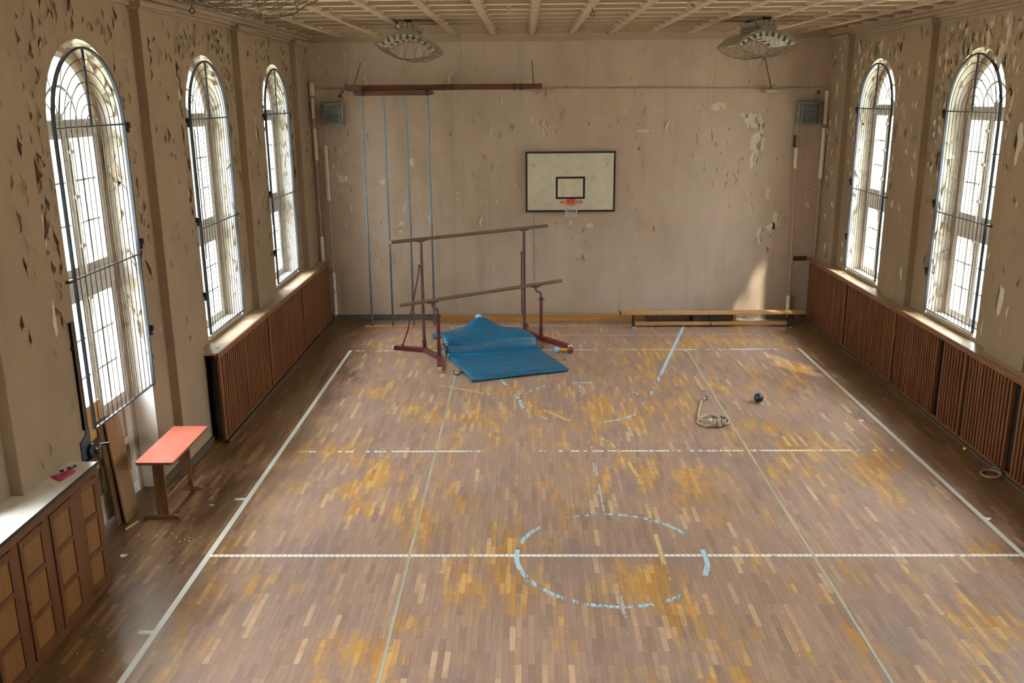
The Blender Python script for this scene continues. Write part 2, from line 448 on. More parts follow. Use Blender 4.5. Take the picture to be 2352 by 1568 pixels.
def mat_leaf():
    g = G('tree_leaf')
    n = g.noise(g.pos(), 1.3, 3)
    c = g.mix(n, (.10,.20,.03), (.28,.38,.08))
    d = g.n('ShaderNodeBsdfDiffuse', {'Color': c}).outputs[0]
    t = g.n('ShaderNodeBsdfTranslucent', {'Color': c}).outputs[0]
    return g.done(g.n('ShaderNodeMixShader', {0: .45, 1: d, 2: t}).outputs[0])
M['leaf'] = mat_leaf()
M['bark'] = plain('bark', (.10,.08,.06), .9, 0, .3, 8)
M['grass'] = plain('meadow_ground', (.40,.38,.30), .95, 0, .3, 1.5)
# ------------------------------------------------------------------ room dimensions (metres)
XL, XLF = -4.38, -4.27          # left wall: bays, pilaster fronts
XR, XRF = 6.026, 5.919          # right wall
YN = -20.4                      # wall behind the gallery
ZC = 5.70                       # ceiling panels
WIN_L = [-2.2, -5.73, -9.265, -12.80, -16.33]
WIN_R = [-2.31, -5.85, -9.39, -12.93, -16.47]
PIL_L = [(-.95, 0), (-4.41, -3.54), (-7.97, -7.02), (-11.5, -10.58), (-15.03, -14.1), (-18.57, -17.64)]
PIL_R = [(-.95, 0), (-4.49, -3.55), (-8.03, -7.09), (-11.57, -10.63), (-15.11, -14.17), (-18.65, -17.7)]
RO, RI = .79, .69               # outer reveal and inner opening half widths
ZSP = 4.29                      # springing of the arches
ZSILL = 1.27

def arch(yc, r, zb, n=20):
    """outline of a round-headed opening, from bottom near side over the head to bottom far side"""
    pts = [(yc-r, zb)]
    for i in range(n+1):
        a = PI - PI*i/n
        pts.append((yc+r*math.cos(a), ZSP+r*math.sin(a)))
    pts.append((yc+r, zb))
    return pts

# ------------------------------------------------------------------ floor
mb = MB(); mb.box((XL-.35, YN-.2, -.12), (XR+.35, .2, 0))
FLOOR = struct('floor', mb, M['floor'])

def strip(mb, pts, w, z=.0016):
    """flat painted line through floor points"""
    P = [V((x, y, z)) for x, y in pts]; L = []
    for i, p in enumerate(P):
        t = P[min(i+1, len(P)-1)] - P[max(i-1, 0)]; t.normalize()
        s = V((-t.y, t.x, 0))*(w/2)
        L.append((mb.bm.verts.new(p-s), mb.bm.verts.new(p+s)))
    for a, b in zip(L, L[1:]): mb.face([a[0], b[0], b[1], a[1]])
def fpart(name, mb, m, label):
    o = mb.build(name, m, FLOOR); tag(o, label); return o
def arcpts(cx, cy, r, a0, a1, n=40):
    return [(cx+r*math.cos(math.radians(a0+(a1-a0)*i/n)), cy+r*math.sin(math.radians(a0+(a1-a0)*i/n))) for i in range(n+1)]
mb = MB()
strip(mb, [(-3.262, -19), (-3.262, -2.40)], .058); strip(mb, [(4.985, -19), (4.985, -2.40)], .058)
for y in (-8.836, -11.567): strip(mb, [(-3.41, y), (-3.29, y)], .06)
fpart('side_line', mb, M['line_side'], 'unbroken pale side lines of the court')
mb = MB()
strip(mb, [(-3.25, -2.43), (4.98, -2.43)], .05, .0017); strip(mb, [(-3.25, -7.375), (4.96, -7.37)], .05, .0017)
strip(mb, [(-1.56, -.585), (3.22, -.60)], .05, .0017); strip(mb, [(.6, -1.375), (4.6, -1.365)], .02, .0017)
fpart('cross_line', mb, M['line_white'], 'broken white cross lines')
mb = MB(); strip(mb, [(-3.25, -10.19), (4.98, -10.19)], .052, .0018)
fpart('centre_line', mb, M['line_half'], 'bold white half-way line')
mb = MB(); strip(mb, [(-1.19, -19), (-1.207, -9), (-1.207, -4.0), (-1.2, -2.5)], .03, .0019); strip(mb, [(2.86, -19), (2.885, -9), (2.90, -5), (2.93, -2.45)], .03, .0019)
fpart('inner_line', mb, M['line_grey'], 'thin grey inner long lines')
mb = MB()
strip(mb, [(-1.545, -.60), (-.13, -5.22)], .05, .0020); strip(mb, arcpts(.84, -5.36, .945, 175, 365), .05, .0020)
strip(mb, arcpts(.84, -5.36, .945, 20, 160), .045, .0020); strip(mb, [(2.24, -3.95), (1.86, -5.25), (1.66, -5.84)], .055, .0021)
strip(mb, arcpts(.84, -10.2, .955, 0, 360, 72), .05, .0021)
fpart('circle_line', mb, M['line_blue'], 'worn pale blue circles and key line')
mb = MB(); strip(mb, [(3.19, -.60), (2.24, -3.95)], .055, .0022); strip(mb, arcpts(.84, -10.2, .955, -24, 8, 12), .055, .0022); strip(mb, arcpts(.84, -10.2, .955, 172, 197, 12), .05, .0022)

fpart('key_line', mb, M['line_blue2'], 'better kept pieces of pale blue line')
mb = MB(); strip(mb, [(.85, -4.3), (.84, -9.2)], .05, .0023); strip(mb, [(.855, -10.3), (.845, -13.5)], .05, .0023)
fpart('long_centre_line', mb, M['line_centre'], 'faint whitish line along the middle')
yl = [(-3.24,-4.06),(-2.7,-4.12),(-2.2,-4.22),(-1.71,-4.41),(-1.3,-4.59),(-.906,-4.81),(-.5,-5.07),(-.14,-5.354),(.376,-5.90),(.894,-6.70),(1.12,-7.1),(1.233,-7.5),(1.32,-8.0),(1.355,-8.5),(1.36,-9.2),(1.355,-10.3),(1.355,-13)]
mb = MB(); strip(mb, yl, .05, .0024)
fpart('three_point_line', mb, M['line_yellow'], 'worn yellowish curved line')

# ------------------------------------------------------------------ side walls with round-headed openings
def side_wall(name, sx, x0, xf, wins, pils, doors=()):
    """sx = +1: left wall (room on +X); -1: right wall"""
    mb = MB(); mb.keep = True
    Q = lambda y, z, o=0.0: V((x0+sx*o, y, z))        # o > 0: into the room
    edges = [YN] + sorted(set([(a+b)/2 for a, b in pils if b < 0]), reverse=False) + [0.0]
    def quad(a, b, c, d):
        mb.quad(*( (a,b,c,d) if sx > 0 else (d,c,b,a) ))
    bays = []
    for w in sorted(wins): bays.append(w)
    lim = [YN]
    for a, b in zip(bays, bays[1:]): lim.append((a+b)/2)
    lim.append(0.0)
    for k, yc in enumerate(bays):
        y0, y1 = lim[k], lim[k+1]
        zb = 0.0 if yc in doors else ZSILL+.03
        mb.mi = 0
        quad(Q(y0,0), Q(yc-RO,0), Q(yc-RO,ZC+.1), Q(y0,ZC+.1)); quad(Q(yc+RO,0), Q(y1,0), Q(y1,ZC+.1), Q(yc+RO,ZC+.1))
        if zb > 0: quad(Q(yc-RO,0), Q(yc+RO,0), Q(yc+RO,zb), Q(yc-RO,zb))
        A = arch(yc, RO, zb); B = arch(yc, RI, zb)
        for (ya, za), (yb, zb2) in zip(A[1:-1], A[2:-1]):
            quad(Q(ya,za), Q(yb,zb2), Q(yb,ZC+.1), Q(ya,ZC+.1))
        mb.mi = 1
        D1, D2 = -.24, -.56
        for (ya, za), (yb, zb2) in zip(A, A[1:]): quad(Q(ya,za), Q(ya,za,D1), Q(yb,zb2,D1), Q(yb,zb2))
        mb.mi = 2
        for (a1, b1), (a2, b2) in zip(zip(A, A[1:]), zip(B, B[1:])):
            quad(Q(*a1,D1), Q(*a2,D1), Q(*b2,D1), Q(*b1,D1))
        mb.mi = 1
        for (ya, za), (yb, zb2) in zip(B, B[1:]): quad(Q(ya,za,D1), Q(ya,za,D2), Q(yb,zb2,D2), Q(yb,zb2,D1))
        if zb > 0:
            quad(Q(yc-RO,zb), Q(yc+RO,zb), Q(yc+RO,zb,D1), Q(yc-RO,zb,D1)); quad(Q(yc-RI,zb,D1), Q(yc+RI,zb,D1), Q(yc+RI,zb,D2), Q(yc-RI,zb,D2))
    # outer face of the masonry, so daylight only enters through the openings
    mb.mi = 0
    for k, yc in enumerate(bays):
        y0, y1 = lim[k], lim[k+1]; zb = 0.0 if yc in doors else ZSILL+.03
        B = arch(yc, RI, zb); D = -.56
        quad(Q(y0,-.2,D), Q(y0,ZC+.1,D), Q(yc-RI,ZC+.1,D), Q(yc-RI,-.2,D)); quad(Q(yc+RI,-.2,D), Q(yc+RI,ZC+.1,D), Q(y1,ZC+.1,D), Q(y1,-.2,D))
        if zb > 0: quad(Q(yc-RI,-.2,D), Q(yc-RI,zb,D), Q(yc+RI,zb,D), Q(yc+RI,-.2,D))
        for (ya, za), (yb, zb2) in zip(B[1:-1], B[2:-1]):
            quad(Q(ya,za,D), Q(ya,ZC+.1,D), Q(yb,ZC+.1,D), Q(yb,zb2,D))
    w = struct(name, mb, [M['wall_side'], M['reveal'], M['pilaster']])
    pil = MB()
    for a, b in pils:
        pil.box((x0-sx*.02, a, 0), (xf, b, 5.5))
    pil.build('pilaster', M['pilaster'], w, bevel=.006, seg=1)
    return w
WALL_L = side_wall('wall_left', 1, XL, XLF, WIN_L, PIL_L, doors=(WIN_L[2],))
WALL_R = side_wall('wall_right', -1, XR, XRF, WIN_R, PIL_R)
mb = MB(); mb.box((XL-.5, 0, -.1), (XR+.5, .3, ZC+.1)); WALL_F = struct('wall_far', mb, M['wall_far'])
mb = MB(); mb.box((XL-.5, YN-.3, -.1), (XR+.5, YN, ZC+.1)); struct('wall_near', mb, M['pilaster'])

# ------------------------------------------------------------------ coffered ceiling
mb = MB(); mb.box((XL-.5, YN-.3, ZC), (XR+.5, .3, ZC+.15))
CEIL = struct('ceiling', mb, M['ceil_panel'])
mb = MB(); k0 = -6
for k in range(-5, 8):
    x = .13+.745*k
    if XL+.2 < x < XR-.2:
        mb.box((x-.05, YN, 5.645), (x+.05, 0, ZC)); mb.box((x-.078, YN, 5.665), (x+.078, 0, ZC))
mb.build('long_rib', M['ceil_rib'], CEIL)
mb = MB(); y = -.47
while y > YN:
    mb.box((XL, y-.075, 5.657), (XR, y, ZC)); mb.box((XL, y-.095, 5.678), (XR, y+.02, ZC))
    y -= .70
mb.build('cross_rib', M['cross_rib'], CEIL)

# cornice: straight upper mouldings and a lower one that breaks round the pilasters
def cornice(name, sx, x0, xf, pils):
    mb = MB()
    for o, za, zb in ((.10, 5.545, 5.60), (.165, 5.585, 5.65), (.24, 5.63, ZC)):
        mb.box((x0, YN, za), (x0+sx*o, 0, zb))
    mb.box((x0, YN, 5.505), (x0+sx*.035, 0, 5.55))
    for a, b in pils:
        if b < 0: b += .03
        mb.box((x0, a-.03, 5.475), (xf+sx*.03, b, 5.50)); mb.box((x0, a-.05, 5.50), (xf+sx*.05, b+.02*(b<0), 5.56))
    struct(name, mb, M['cornice'], bevel=.006)
cornice('trim_1', 1, XL, XLF, PIL_L); cornice('trim_2', -1, XR, XRF, PIL_R)
mb = MB()
mb.box((XL, -.03, 5.545), (XR, 0, 5.60)); mb.box((XL, -.055, 5.585), (XR, 0, 5.65)); mb.box((XL, -.09, 5.625), (XR, 0, ZC))
struct('trim_3', mb, M['cornice'], bevel=.006)

# baseboards
mb = MB(); mb.box((XLF-.05, -.022, 0), (XRF, 0, .10)); mb.box((XLF-.05, -.03, .10), (XRF, 0, .118))
struct('baseboard_far', mb, plain('baseboard_grey_paint', (.115,.10,.08), .55, 0, .2, 8, dust=((.30,.27,.22), .6)), bevel=.003)
mb = MB()
for y0, y1 in ((-8.475, -7.97),(-7.02, -7.06)): mb.box((XL, y0, 0), (XL+.02, y1, .10)); 
mb.box((XLF, -7.97, 0), (XLF+.022, -7.02, .10)); mb.box((XL, -10.75, 0), (XL+.02, -10.06, .10))
struct('baseboard_left', mb, M['base_wood'])
mb = MB(); mb.box((-4.06, -7.05, 0), (-4.03, 0, .035)); struct('baseboard_panel_left', mb, M['base_wood'])
mb = MB(); mb.box((5.74, YN+.4, 0), (5.77, 0, .035)); struct('baseboard_panel_right', mb, M['base_wood'])

# ------------------------------------------------------------------ windows
def make_window(name, door=False):
    """local frame: x = 0 on the bay wall, +x into the room, y along the wall"""
    t = Thing(name, None, None, (0,0,0), kind='structure', local=True)
    xb, xf = -.33, -.255                                # back and front of the joinery
    R = RI; zb = .02 if door else ZSILL+.03
    f = MB()
    def ring(ro, ri, z0, x0, x1, n=24):
        for i in range(n):
            a, b = PI*i/n, PI*(i+1)/n
            P = [(ro*math.cos(a), z0+ro*math.sin(a)), (ro*math.cos(b), z0+ro*math.sin(b)), (ri*math.cos(b), z0+ri*math.sin(b)), (ri*math.cos(a), z0+ri*math.sin(a))]
            f.prism([(x0, y, z) for y, z in P], (x1-x0, 0, 0))
    zt0, zt1 = 4.16, 4.315                              # transom
    ring(R, R-.06, ZSP, xb, xf)
    f.box((xb, -R, zb), (xf, -R+.05, ZSP)); f.box((xb, R-.05, zb), (xf, R, ZSP))
    f.box((xb-.01, -R, zt0), (xf+.03, R, zt1)); f.box((xb, -R, zt1-.02), (xf+.045, R, zt1))
    t.part(f, 'outer_frame', M['frame_paint'], bevel=.004, seg=1)
    fan = MB()
    f = fan; ring(.345, .315, ZSP+.02, xb+.02, xf-.01, 18)
    for d in (36, 72, 108, 144):
        a = math.radians(d); fan.beam((xb+.035, .05*math.cos(a), ZSP+.02+.05*math.sin(a)), (xb+.035, (R-.05)*math.cos(a), ZSP+.02+(R-.05)*math.sin(a)), .022, .03, (1,0,0))
    fan.lathe([(.075,-.02),(.075,.012),(.05,.022)], (xb+.035, 0, ZSP+.03), 'x', 14)
    t.part(fan, 'fanlight_bars', M['frame_paint'])
    p = MB(); pts = [(xb+.03, (R-.03)*math.cos(PI*i/24), ZSP+(R-.03)*math.sin(PI*i/24)) for i in range(25)]
    p.prism(pts, (.004, 0, 0)); t.part(p, 'fanlight_pane', M['pane'])
    low = 1.28 if door else 1.42
    for s in (-1, 1):
        for z0, z1, nm in ((2.84, zt0, 'upper_casement'), (low, 2.52, 'lower_casement')):
            c = MB(); ya, yb = .012, R-.045
            Y = lambda a: s*a
            def bx(a, b, za, zc, x0=xb+.01, x1=xf+.012):
                c.box((x0, min(Y(a),Y(b)), za), (x1, max(Y(a),Y(b)), zc))
            bx(ya, ya+.058, z0-.06, z1); bx(yb-.05, yb, z0-.06, z1); bx(ya, yb, z0-.075, z0, xb+.012, xf+.009); bx(ya, yb, z1-.03, z1+.03, xb+.012, xf+.009)
            mid = (ya+.058+yb-.05)/2
            bx(mid-.013, mid+.013, z0, z1, xb+.02, xf-.015)
            for k in (1, 2):
                zz = z0+(z1-.03-z0)*k/3; bx(ya, yb, zz-.012, zz+.012, xb+.02, xf-.015)
            o = t.part(c, nm, M['frame_paint'], bevel=.003, seg=1)
            g = MB(); g.box((xb+.03, min(Y(ya+.05),Y(yb-.04)), z0-.01), (xb+.034, max(Y(ya+.05),Y(yb-.04)), z1))
            t.part(g, 'pane', M['pane'], on=o)
    r = MB(); r.box((xb-.004, -R+.002, 2.55), (xf+.022, R-.002, 2.76)); r.box((xb-.006, -.03, zb), (xf+.03, .03, zt0))
    if door: r.box((xb-.008, -R+.003, .015), (xf+.016, R-.003, .15))
    t.part(r, 'mid_rail', M['frame_paint'], bevel=.004, seg=1)
    b = MB(); b.tube([(xf+.052, .0, 2.3), (xf+.052, .0, 4.1)], .011, 6)
    for z in (2.5, 3.05, 3.55, 4.0): b.box((xf+.028, -.035, z-.018), (xf+.06, .035, z+.018))
    b.tube([(xf+.05, 0, 3.3), (xf+.10, 0, 3.3), (xf+.115, -.07, 3.29)], .011, 6)
    t.part(b, 'espagnolette_bolt', M['frame_paint'])
    if door:
        d = MB()
        for s in (-1, 1):
            ya, yb = .02, R-.05
            d.box((xb+.01, min(0,s*R), .02), (xf-.03, max(0,s*R), 1.24))
            for (a, bb) in ((ya, ya+.10), (yb-.09, yb)): d.box((xb+.01, min(s*a,s*bb), .14), (xf+.01, max(s*a,s*bb), 1.22))
            for za, zc in ((.14,.34),(1.08,1.22),(.66,.74)): d.box((xb+.012, min(s*ya,s*yb), za), (xf+.007, max(s*ya,s*yb), zc))
        t.part(d, 'door_panel', M['cream_door'], bevel=.004, seg=1)
        o = MB(); o.box((xf+.012, -R+.02, 1.02), (xf+.03, -.06, 1.40)); t.part(o, 'infill_board', M['osb'], label='rough orange pressed-wood infill board')
    else:
        s_ = MB(); s_.box((-.26, -RO+.01, ZSILL-.02), (-.005, RO-.01, ZSILL+.045)); s_.box((-.34, -RI+.005, ZSILL-.02), (-.25, RI-.005, ZSILL+.06))
        t.part(s_, 'window_sill', M['sill_white'], bevel=.006, seg=1)
        st = MB(); st.box((-.03, -RO+.05, ZSILL+.044), (.012, RO-.12, ZSILL+.075)); t.part(st, 'sill_strip', M['wood_strip'], bevel=.004, seg=1, label='pale wooden strip on the front of the sill')
    return t.o
w_std = make_window('window_1'); w_std.location = (XL, WIN_L[0], 0)
n = 1
for i, y in enumerate(WIN_L[1:], 1):
    n += 1
    o = make_window('window_%d' % n, True) if i == 2 else copy_tree(w_std)
    o.name = 'window_%d' % n; o.location = (XL, y, 0)
for i, y in enumerate(WIN_R):
    n += 1; o = copy_tree(w_std); o.name = 'window_%d' % n; o.location = (XR, y, 0); o.rotation_euler = (0, 0, PI)

# ------------------------------------------------------------------ peeling paint
def flake(mb, pm, P, u, z, L, W, th, curl, lift, patch=1):
    """jagged sliver hinged along one long edge, curling off the wall; P(u, z, out) -> point"""
    cu, su = math.cos(th), math.sin(th)              # th = 0: long axis vertical
    nt, ns = 7, 5; grid = []
    tip = random.uniform(.25, .75)
    at = lambda du, dz, o: P(u + du*cu - dz*su, z + du*su + dz*cu, o)
    edge = []
    for i in range(nt):
        t = i/(nt-1); k0 = t/tip if t < tip else (1-t)/(1-tip)   # pointed outline
        wid = W*(.06+.94*k0**.85)*random.uniform(.78, 1.18); row = []
        c = curl*(.4+.8*k0); r = abs(W)/max(c, .05); hinge = random.uniform(-.08, .08)*W
        for k in range(ns):
            s = abs(wid)*k/(ns-1); a = s/r; sg = 1 if W > 0 else -1
            across = sg*r*math.sin(a) - W*.35 + hinge; out = r*(1-math.cos(a)) + lift*(k/(ns-1))*k0 + .0025
            row.append(mb.bm.verts.new(at(across, (t-.5)*L, out)))
        edge.append((-W*.35+hinge, -W*.35+hinge+wid, (t-.5)*L))
        grid.append(row)
    mb.mi = 0
    for i in range(nt-1):
        for k in range(ns-1):
            mb.face([grid[i][k], grid[i][k+1], grid[i+1][k+1], grid[i+1][k]])
    if patch:                                        # pale plaster under the sliver; else a dark slit of painted gap shade
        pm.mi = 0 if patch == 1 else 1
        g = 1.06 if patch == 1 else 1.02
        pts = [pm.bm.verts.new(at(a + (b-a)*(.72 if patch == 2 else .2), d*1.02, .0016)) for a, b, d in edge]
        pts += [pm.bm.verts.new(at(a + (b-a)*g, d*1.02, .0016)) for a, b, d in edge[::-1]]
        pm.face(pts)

def peel_wall(wall, P, region, count, size, dens, avoid, seed, pc=(0,0,1,2,2)):
    random.seed(seed); mb, pm = MB(), MB(); mb.keep = pm.keep = True; done = 0; tries = 0
    u0, u1, z0, z1 = region
    while done < count and tries < count*30:
        tries += 1
        u, z = random.uniform(u0, u1), random.uniform(z0, z1)
        d = dens(u, z)*(.35+1.3*max(0, mnoise.noise(V((u*.9+seed, z*.7, seed)))+.35))
        if random.random() > d or avoid(u, z): continue
        s = random.choice((-1, 1)); L = size*random.uniform(.5, 1.7)*(1.9 if random.random() < .08 else 1); W = L*random.uniform(.05, .24)*s
        flake(mb, pm, P, u, z, L, W, random.gauss(0, .28), random.uniform(.4, 1.8), random.uniform(.003, .018), random.choice(pc))
        done += 1
    o = mb.build('peeling_paint', M['flake'], wall, smooth='all'); tag(o, kind='stuff')
    o = pm.build('wall_patches', [M['plaster'], M['flake_gap_shade']], wall); tag(o, kind='stuff')  # plaster patches together with slits of painted gap shade
def near_win(wins, u, z, m=.07, doors=()):
    for yc in wins:
        if abs(u-yc) < RO+m and (z < ZSP or math.hypot(u-yc, z-ZSP) < RO+m) and z > 1.2: return True
        if yc in doors and abs(u-yc) < RO+m and z < 1.3: return True
    return False
def pil_at(pils, u):
    for a, b in pils:
        if a < u < b: return (a, b)
def avoid_l(u, z):
    if any(abs(u-q) < .12 for p in PIL_L for q in p): return True
    return near_win(WIN_L, u, z, .07, (WIN_L[2],))
def avoid_r(u, z):
    if any(abs(u-q) < .12 for p in PIL_R for q in p): return True
    return near_win(WIN_R, u, z)
PLf = lambda u, z, o: V(((XLF if pil_at(PIL_L, u) else XL)+o, u, z))
PRf = lambda u, z, o: V(((XRF if pil_at(PIL_R, u) else XR)-o, u, z))
def dens_l(u, z):
    d = .2 + .8*max(0, min(1, (z-2.0)/1.2))
    if pil_at(PIL_L, u): d *= .25
    return d
def dens_r(u, z):
    d = .12 + .9*max(0, min(1, (z-2.6)/1.3))
    if pil_at(PIL_R, u): d *= .3
    return d
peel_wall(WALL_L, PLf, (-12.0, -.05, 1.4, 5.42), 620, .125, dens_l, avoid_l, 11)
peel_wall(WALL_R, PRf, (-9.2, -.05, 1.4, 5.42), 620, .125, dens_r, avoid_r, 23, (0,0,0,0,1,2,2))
PF = lambda u, z, o: V((u, -o, z))
def dens_f(u, z):
    d = .10
    for cx, cz, r, k in ((-3.4,3.0,.9,.9), (-2.6,2.2,.9,.7), (4.6,3.2,.8,1.0), (5.0,1.9,.6,.9), (4.2,4.2,.8,.6), (0.5,3.9,.9,.45), (2.3,3.9,.7,.6), (1.0,1.9,1.2,.5), (-3.6,5.1,.6,.6), (-1.0,5.1,1.5,.25), (-1.3,2.6,.8,.5)):
        q = ((u-cx)**2+((z-cz)*.75)**2)/r**2
        if q < 1: d = max(d, k*(1-q*.6))
    return d
peel_wall(WALL_F, PF, (-4.1, 5.75, 1.2, 5.4), 420, .095, dens_f, lambda u, z: -.1 < u < 1.9 and 2.15 < z < 3.5, 31, (0,0,1,1,1))
# larger bare places on the far wall and on the right wall
random.seed(5); pm = MB(); pm.keep = True; fl = MB(); fl.keep = True
def patch(P, u, z, w, h, mi=0, n=18):
    ph = random.uniform(0, 9); pts = []
    for i in range(n):
        a = 2*PI*i/n; r = 1+.75*mnoise.noise(V((math.cos(a)*1.3+ph, math.sin(a)*1.3, ph)))+random.uniform(-.14, .14)
        pts.append(pm.bm.verts.new(P(u+math.cos(a)*w/2*r, z+math.sin(a)*h/2*r, .0022)))
    pm.mi = mi; pm.face(pts)
for u, z, w, h in ((3.78,4.28,.20,.16), (4.30,4.12,.16,.10), (4.47,4.02,.30,.30), (4.66,3.86,.10,.26), (4.58,3.52,.24,.42), (4.52,3.25,.10,.3), (5.06,2.06,.16,.36), (4.98,1.9,.2,.14), (4.74,1.74,.10,.32), (4.86,2.6,.09,.22), (.36,3.87,.07,.3), (.12,4.06,.09,.12), (2.33,3.83,.34,.04), (5.68,2.34,.12,.13), (-2.3,3.25,.09,.16), (-2.9,2.86,.12,.1), (-3.72,2.94,.18,.15), (-2.55,1.95,.09,.22), (-1.95,2.1,.08,.2), (-1.4,2.6,.05,.2), (1.3,1.95,.1,.12), (.9,2.0,.06,.12)):
    patch(PF, u, z, w, h)
    flake(fl, pm, PF, u+w*.45, z, h*.9, -w*.5, random.gauss(0,.3), 1.3, .02, 0)
o = pm.build('wall_patches', [M['plaster'], M['flake_gap_shade']], WALL_F); tag(o, kind='stuff')
o = fl.build('peeling_paint', M['flake'], WALL_F, smooth='all'); tag(o, kind='stuff')
pm = MB(); pm.keep = True; fl = MB(); fl.keep = True
for u, z, w, h in ((-6.0,5.24,.14,.34), (-6.35,4.98,.14,.34), (-5.55,5.06,.14,.18), (-7.35,2.0,.14,.4), (-8.2,2.15,.16,.3), (-8.3,1.9,.1,.3), (-5.2,1.95,.06,.26), (-3.2,4.7,.1,.2), (-7.3,3.9,.15,.35), (-7.6,4.6,.12,.4), (-.5,4.6,.12,.3)):
    if avoid_r(u, z) and not near_win(WIN_R, u, z, 0): pass
    patch(PRf, u, z, w, h); flake(fl, pm, PRf, u+w*.45, z, h*.9, -w*.5, random.gauss(0,.3), 1.3, .02, 0)
o = pm.build('wall_patches', [M['plaster'], M['flake_gap_shade']], WALL_R); tag(o, kind='stuff')
o = fl.build('peeling_paint', M['flake'], WALL_R, smooth='all'); tag(o, kind='stuff')
pm = MB(); pm.keep = True; fl = MB(); fl.keep = True
for u, z, w, h in ((-10.45,3.9,.16,.3), (-10.4,3.4,.1,.4), (-6.82,4.1,.14,.45), (-6.72,4.62,.12,.22), (-6.75,3.3,.12,.3), (-3.85,4.0,.06,.4), (-3.3,1.95,.13,.3), (-10.6,2.6,.1,.3)):
    patch(PLf, u, z, w, h); flake(fl, pm, PLf, u+w*.45, z, h*.9, -w*.5, random.gauss(0,.3), 1.3, .02, 0)
o = pm.build('wall_patches', [M['plaster'], M['flake_gap_shade']], WALL_L); tag(o, kind='stuff')
o = fl.build('peeling_paint', M['flake'], WALL_L, smooth='all'); tag(o, kind='stuff')
# curling coat on the reveals
def peel_reveal(wall, sx, x0, wins, zlo, seed):
    random.seed(seed); mb, pm = MB(), MB(); mb.keep = pm.keep = True
    for yc in wins:
        for k in range(60):
            z = random.uniform(zlo, ZSP); 
            if random.random() > .35+.65*(z-1.3)/3: continue
            P = lambda u, zz, o, yc=yc: V((x0-sx*u, yc+RO-o, zz))
            flake(mb, pm, P, random.uniform(.04,.20), z, random.uniform(.08,.26), random.uniform(.03,.09)*random.choice((-1,1)), random.gauss(0,.5), random.uniform(.5,1.6), random.uniform(.005,.025), random.choice((0,1,1)))
        for k in range(34):
            a = random.uniform(.1, PI-.1)
            P = lambda u, v, o, yc=yc, a=a: V((x0-sx*max(u,.0), yc+(RO-o)*math.cos(a+v/RO), ZSP+(RO-o)*math.sin(a+v/RO)))
            flake(mb, pm, P, random.uniform(.05,.19), 0, random.uniform(.10,.26), random.uniform(.04,.10)*random.choice((-1,1)), random.gauss(0,.5), random.uniform(.6,1.8), random.uniform(.01,.04), random.choice((0,1,1)))
    o = mb.build('peeling_paint', M['flake_pale'], wall, smooth='all'); tag(o, kind='stuff')
    o = pm.build('wall_patches', [M['plaster'], M['flake_gap_shade']], wall); tag(o, kind='stuff')
peel_reveal(WALL_L, 1, XL, WIN_L[:3], 1.5, 41); peel_reveal(WALL_R, -1, XR, WIN_R[:2], 1.5, 43)
# chalk scribble on the far wall (plain loops and a wavy line)
mb = MB()
def scrib(pts, closed=False): mb.tube([V((x, -.002, z)) for x, z in pts], .003, 5, closed)
def ell(cx, cz, rx, rz, a0=0, a1=360, n=26): return [(cx+rx*math.cos(math.radians(a0+(a1-a0)*i/n)), cz+rz*math.sin(math.radians(a0+(a1-a0)*i/n))) for i in range(n+1)]
scrib(ell(-.24,1.52,.065,.07)); scrib(ell(-.14,1.52,.07,.075)); scrib(ell(-.2,1.28,.12,.13,60,330)); scrib(ell(.03,1.22,.17,.28,-60,95)); scrib(ell(.1,.95,.26,.33,130,250))
scrib([(.0,.80),(.15,.80),(.27,.88),(.38,1.03),(.48,1.12),(.56,1.08),(.62,.95),(.74,.88),(.86,.98),(.95,1.12)])
scrib([(.1,.70),(.25,.74),(.36,.90),(.46,1.0),(.54,.96),(.64,.82),(.75,.80),(.88,.95),(.95,1.12)]); scrib([(.1,1.62),(.26,1.70)]); scrib([(-.12,1.78),(-.1,1.9)]); scrib([(-.5,.95),(-.38,1.08)])
o = mb.build('chalk_scribble', M['chalk'], WALL_F); tag(o, 'thin yellow chalk loops and wavy lines')
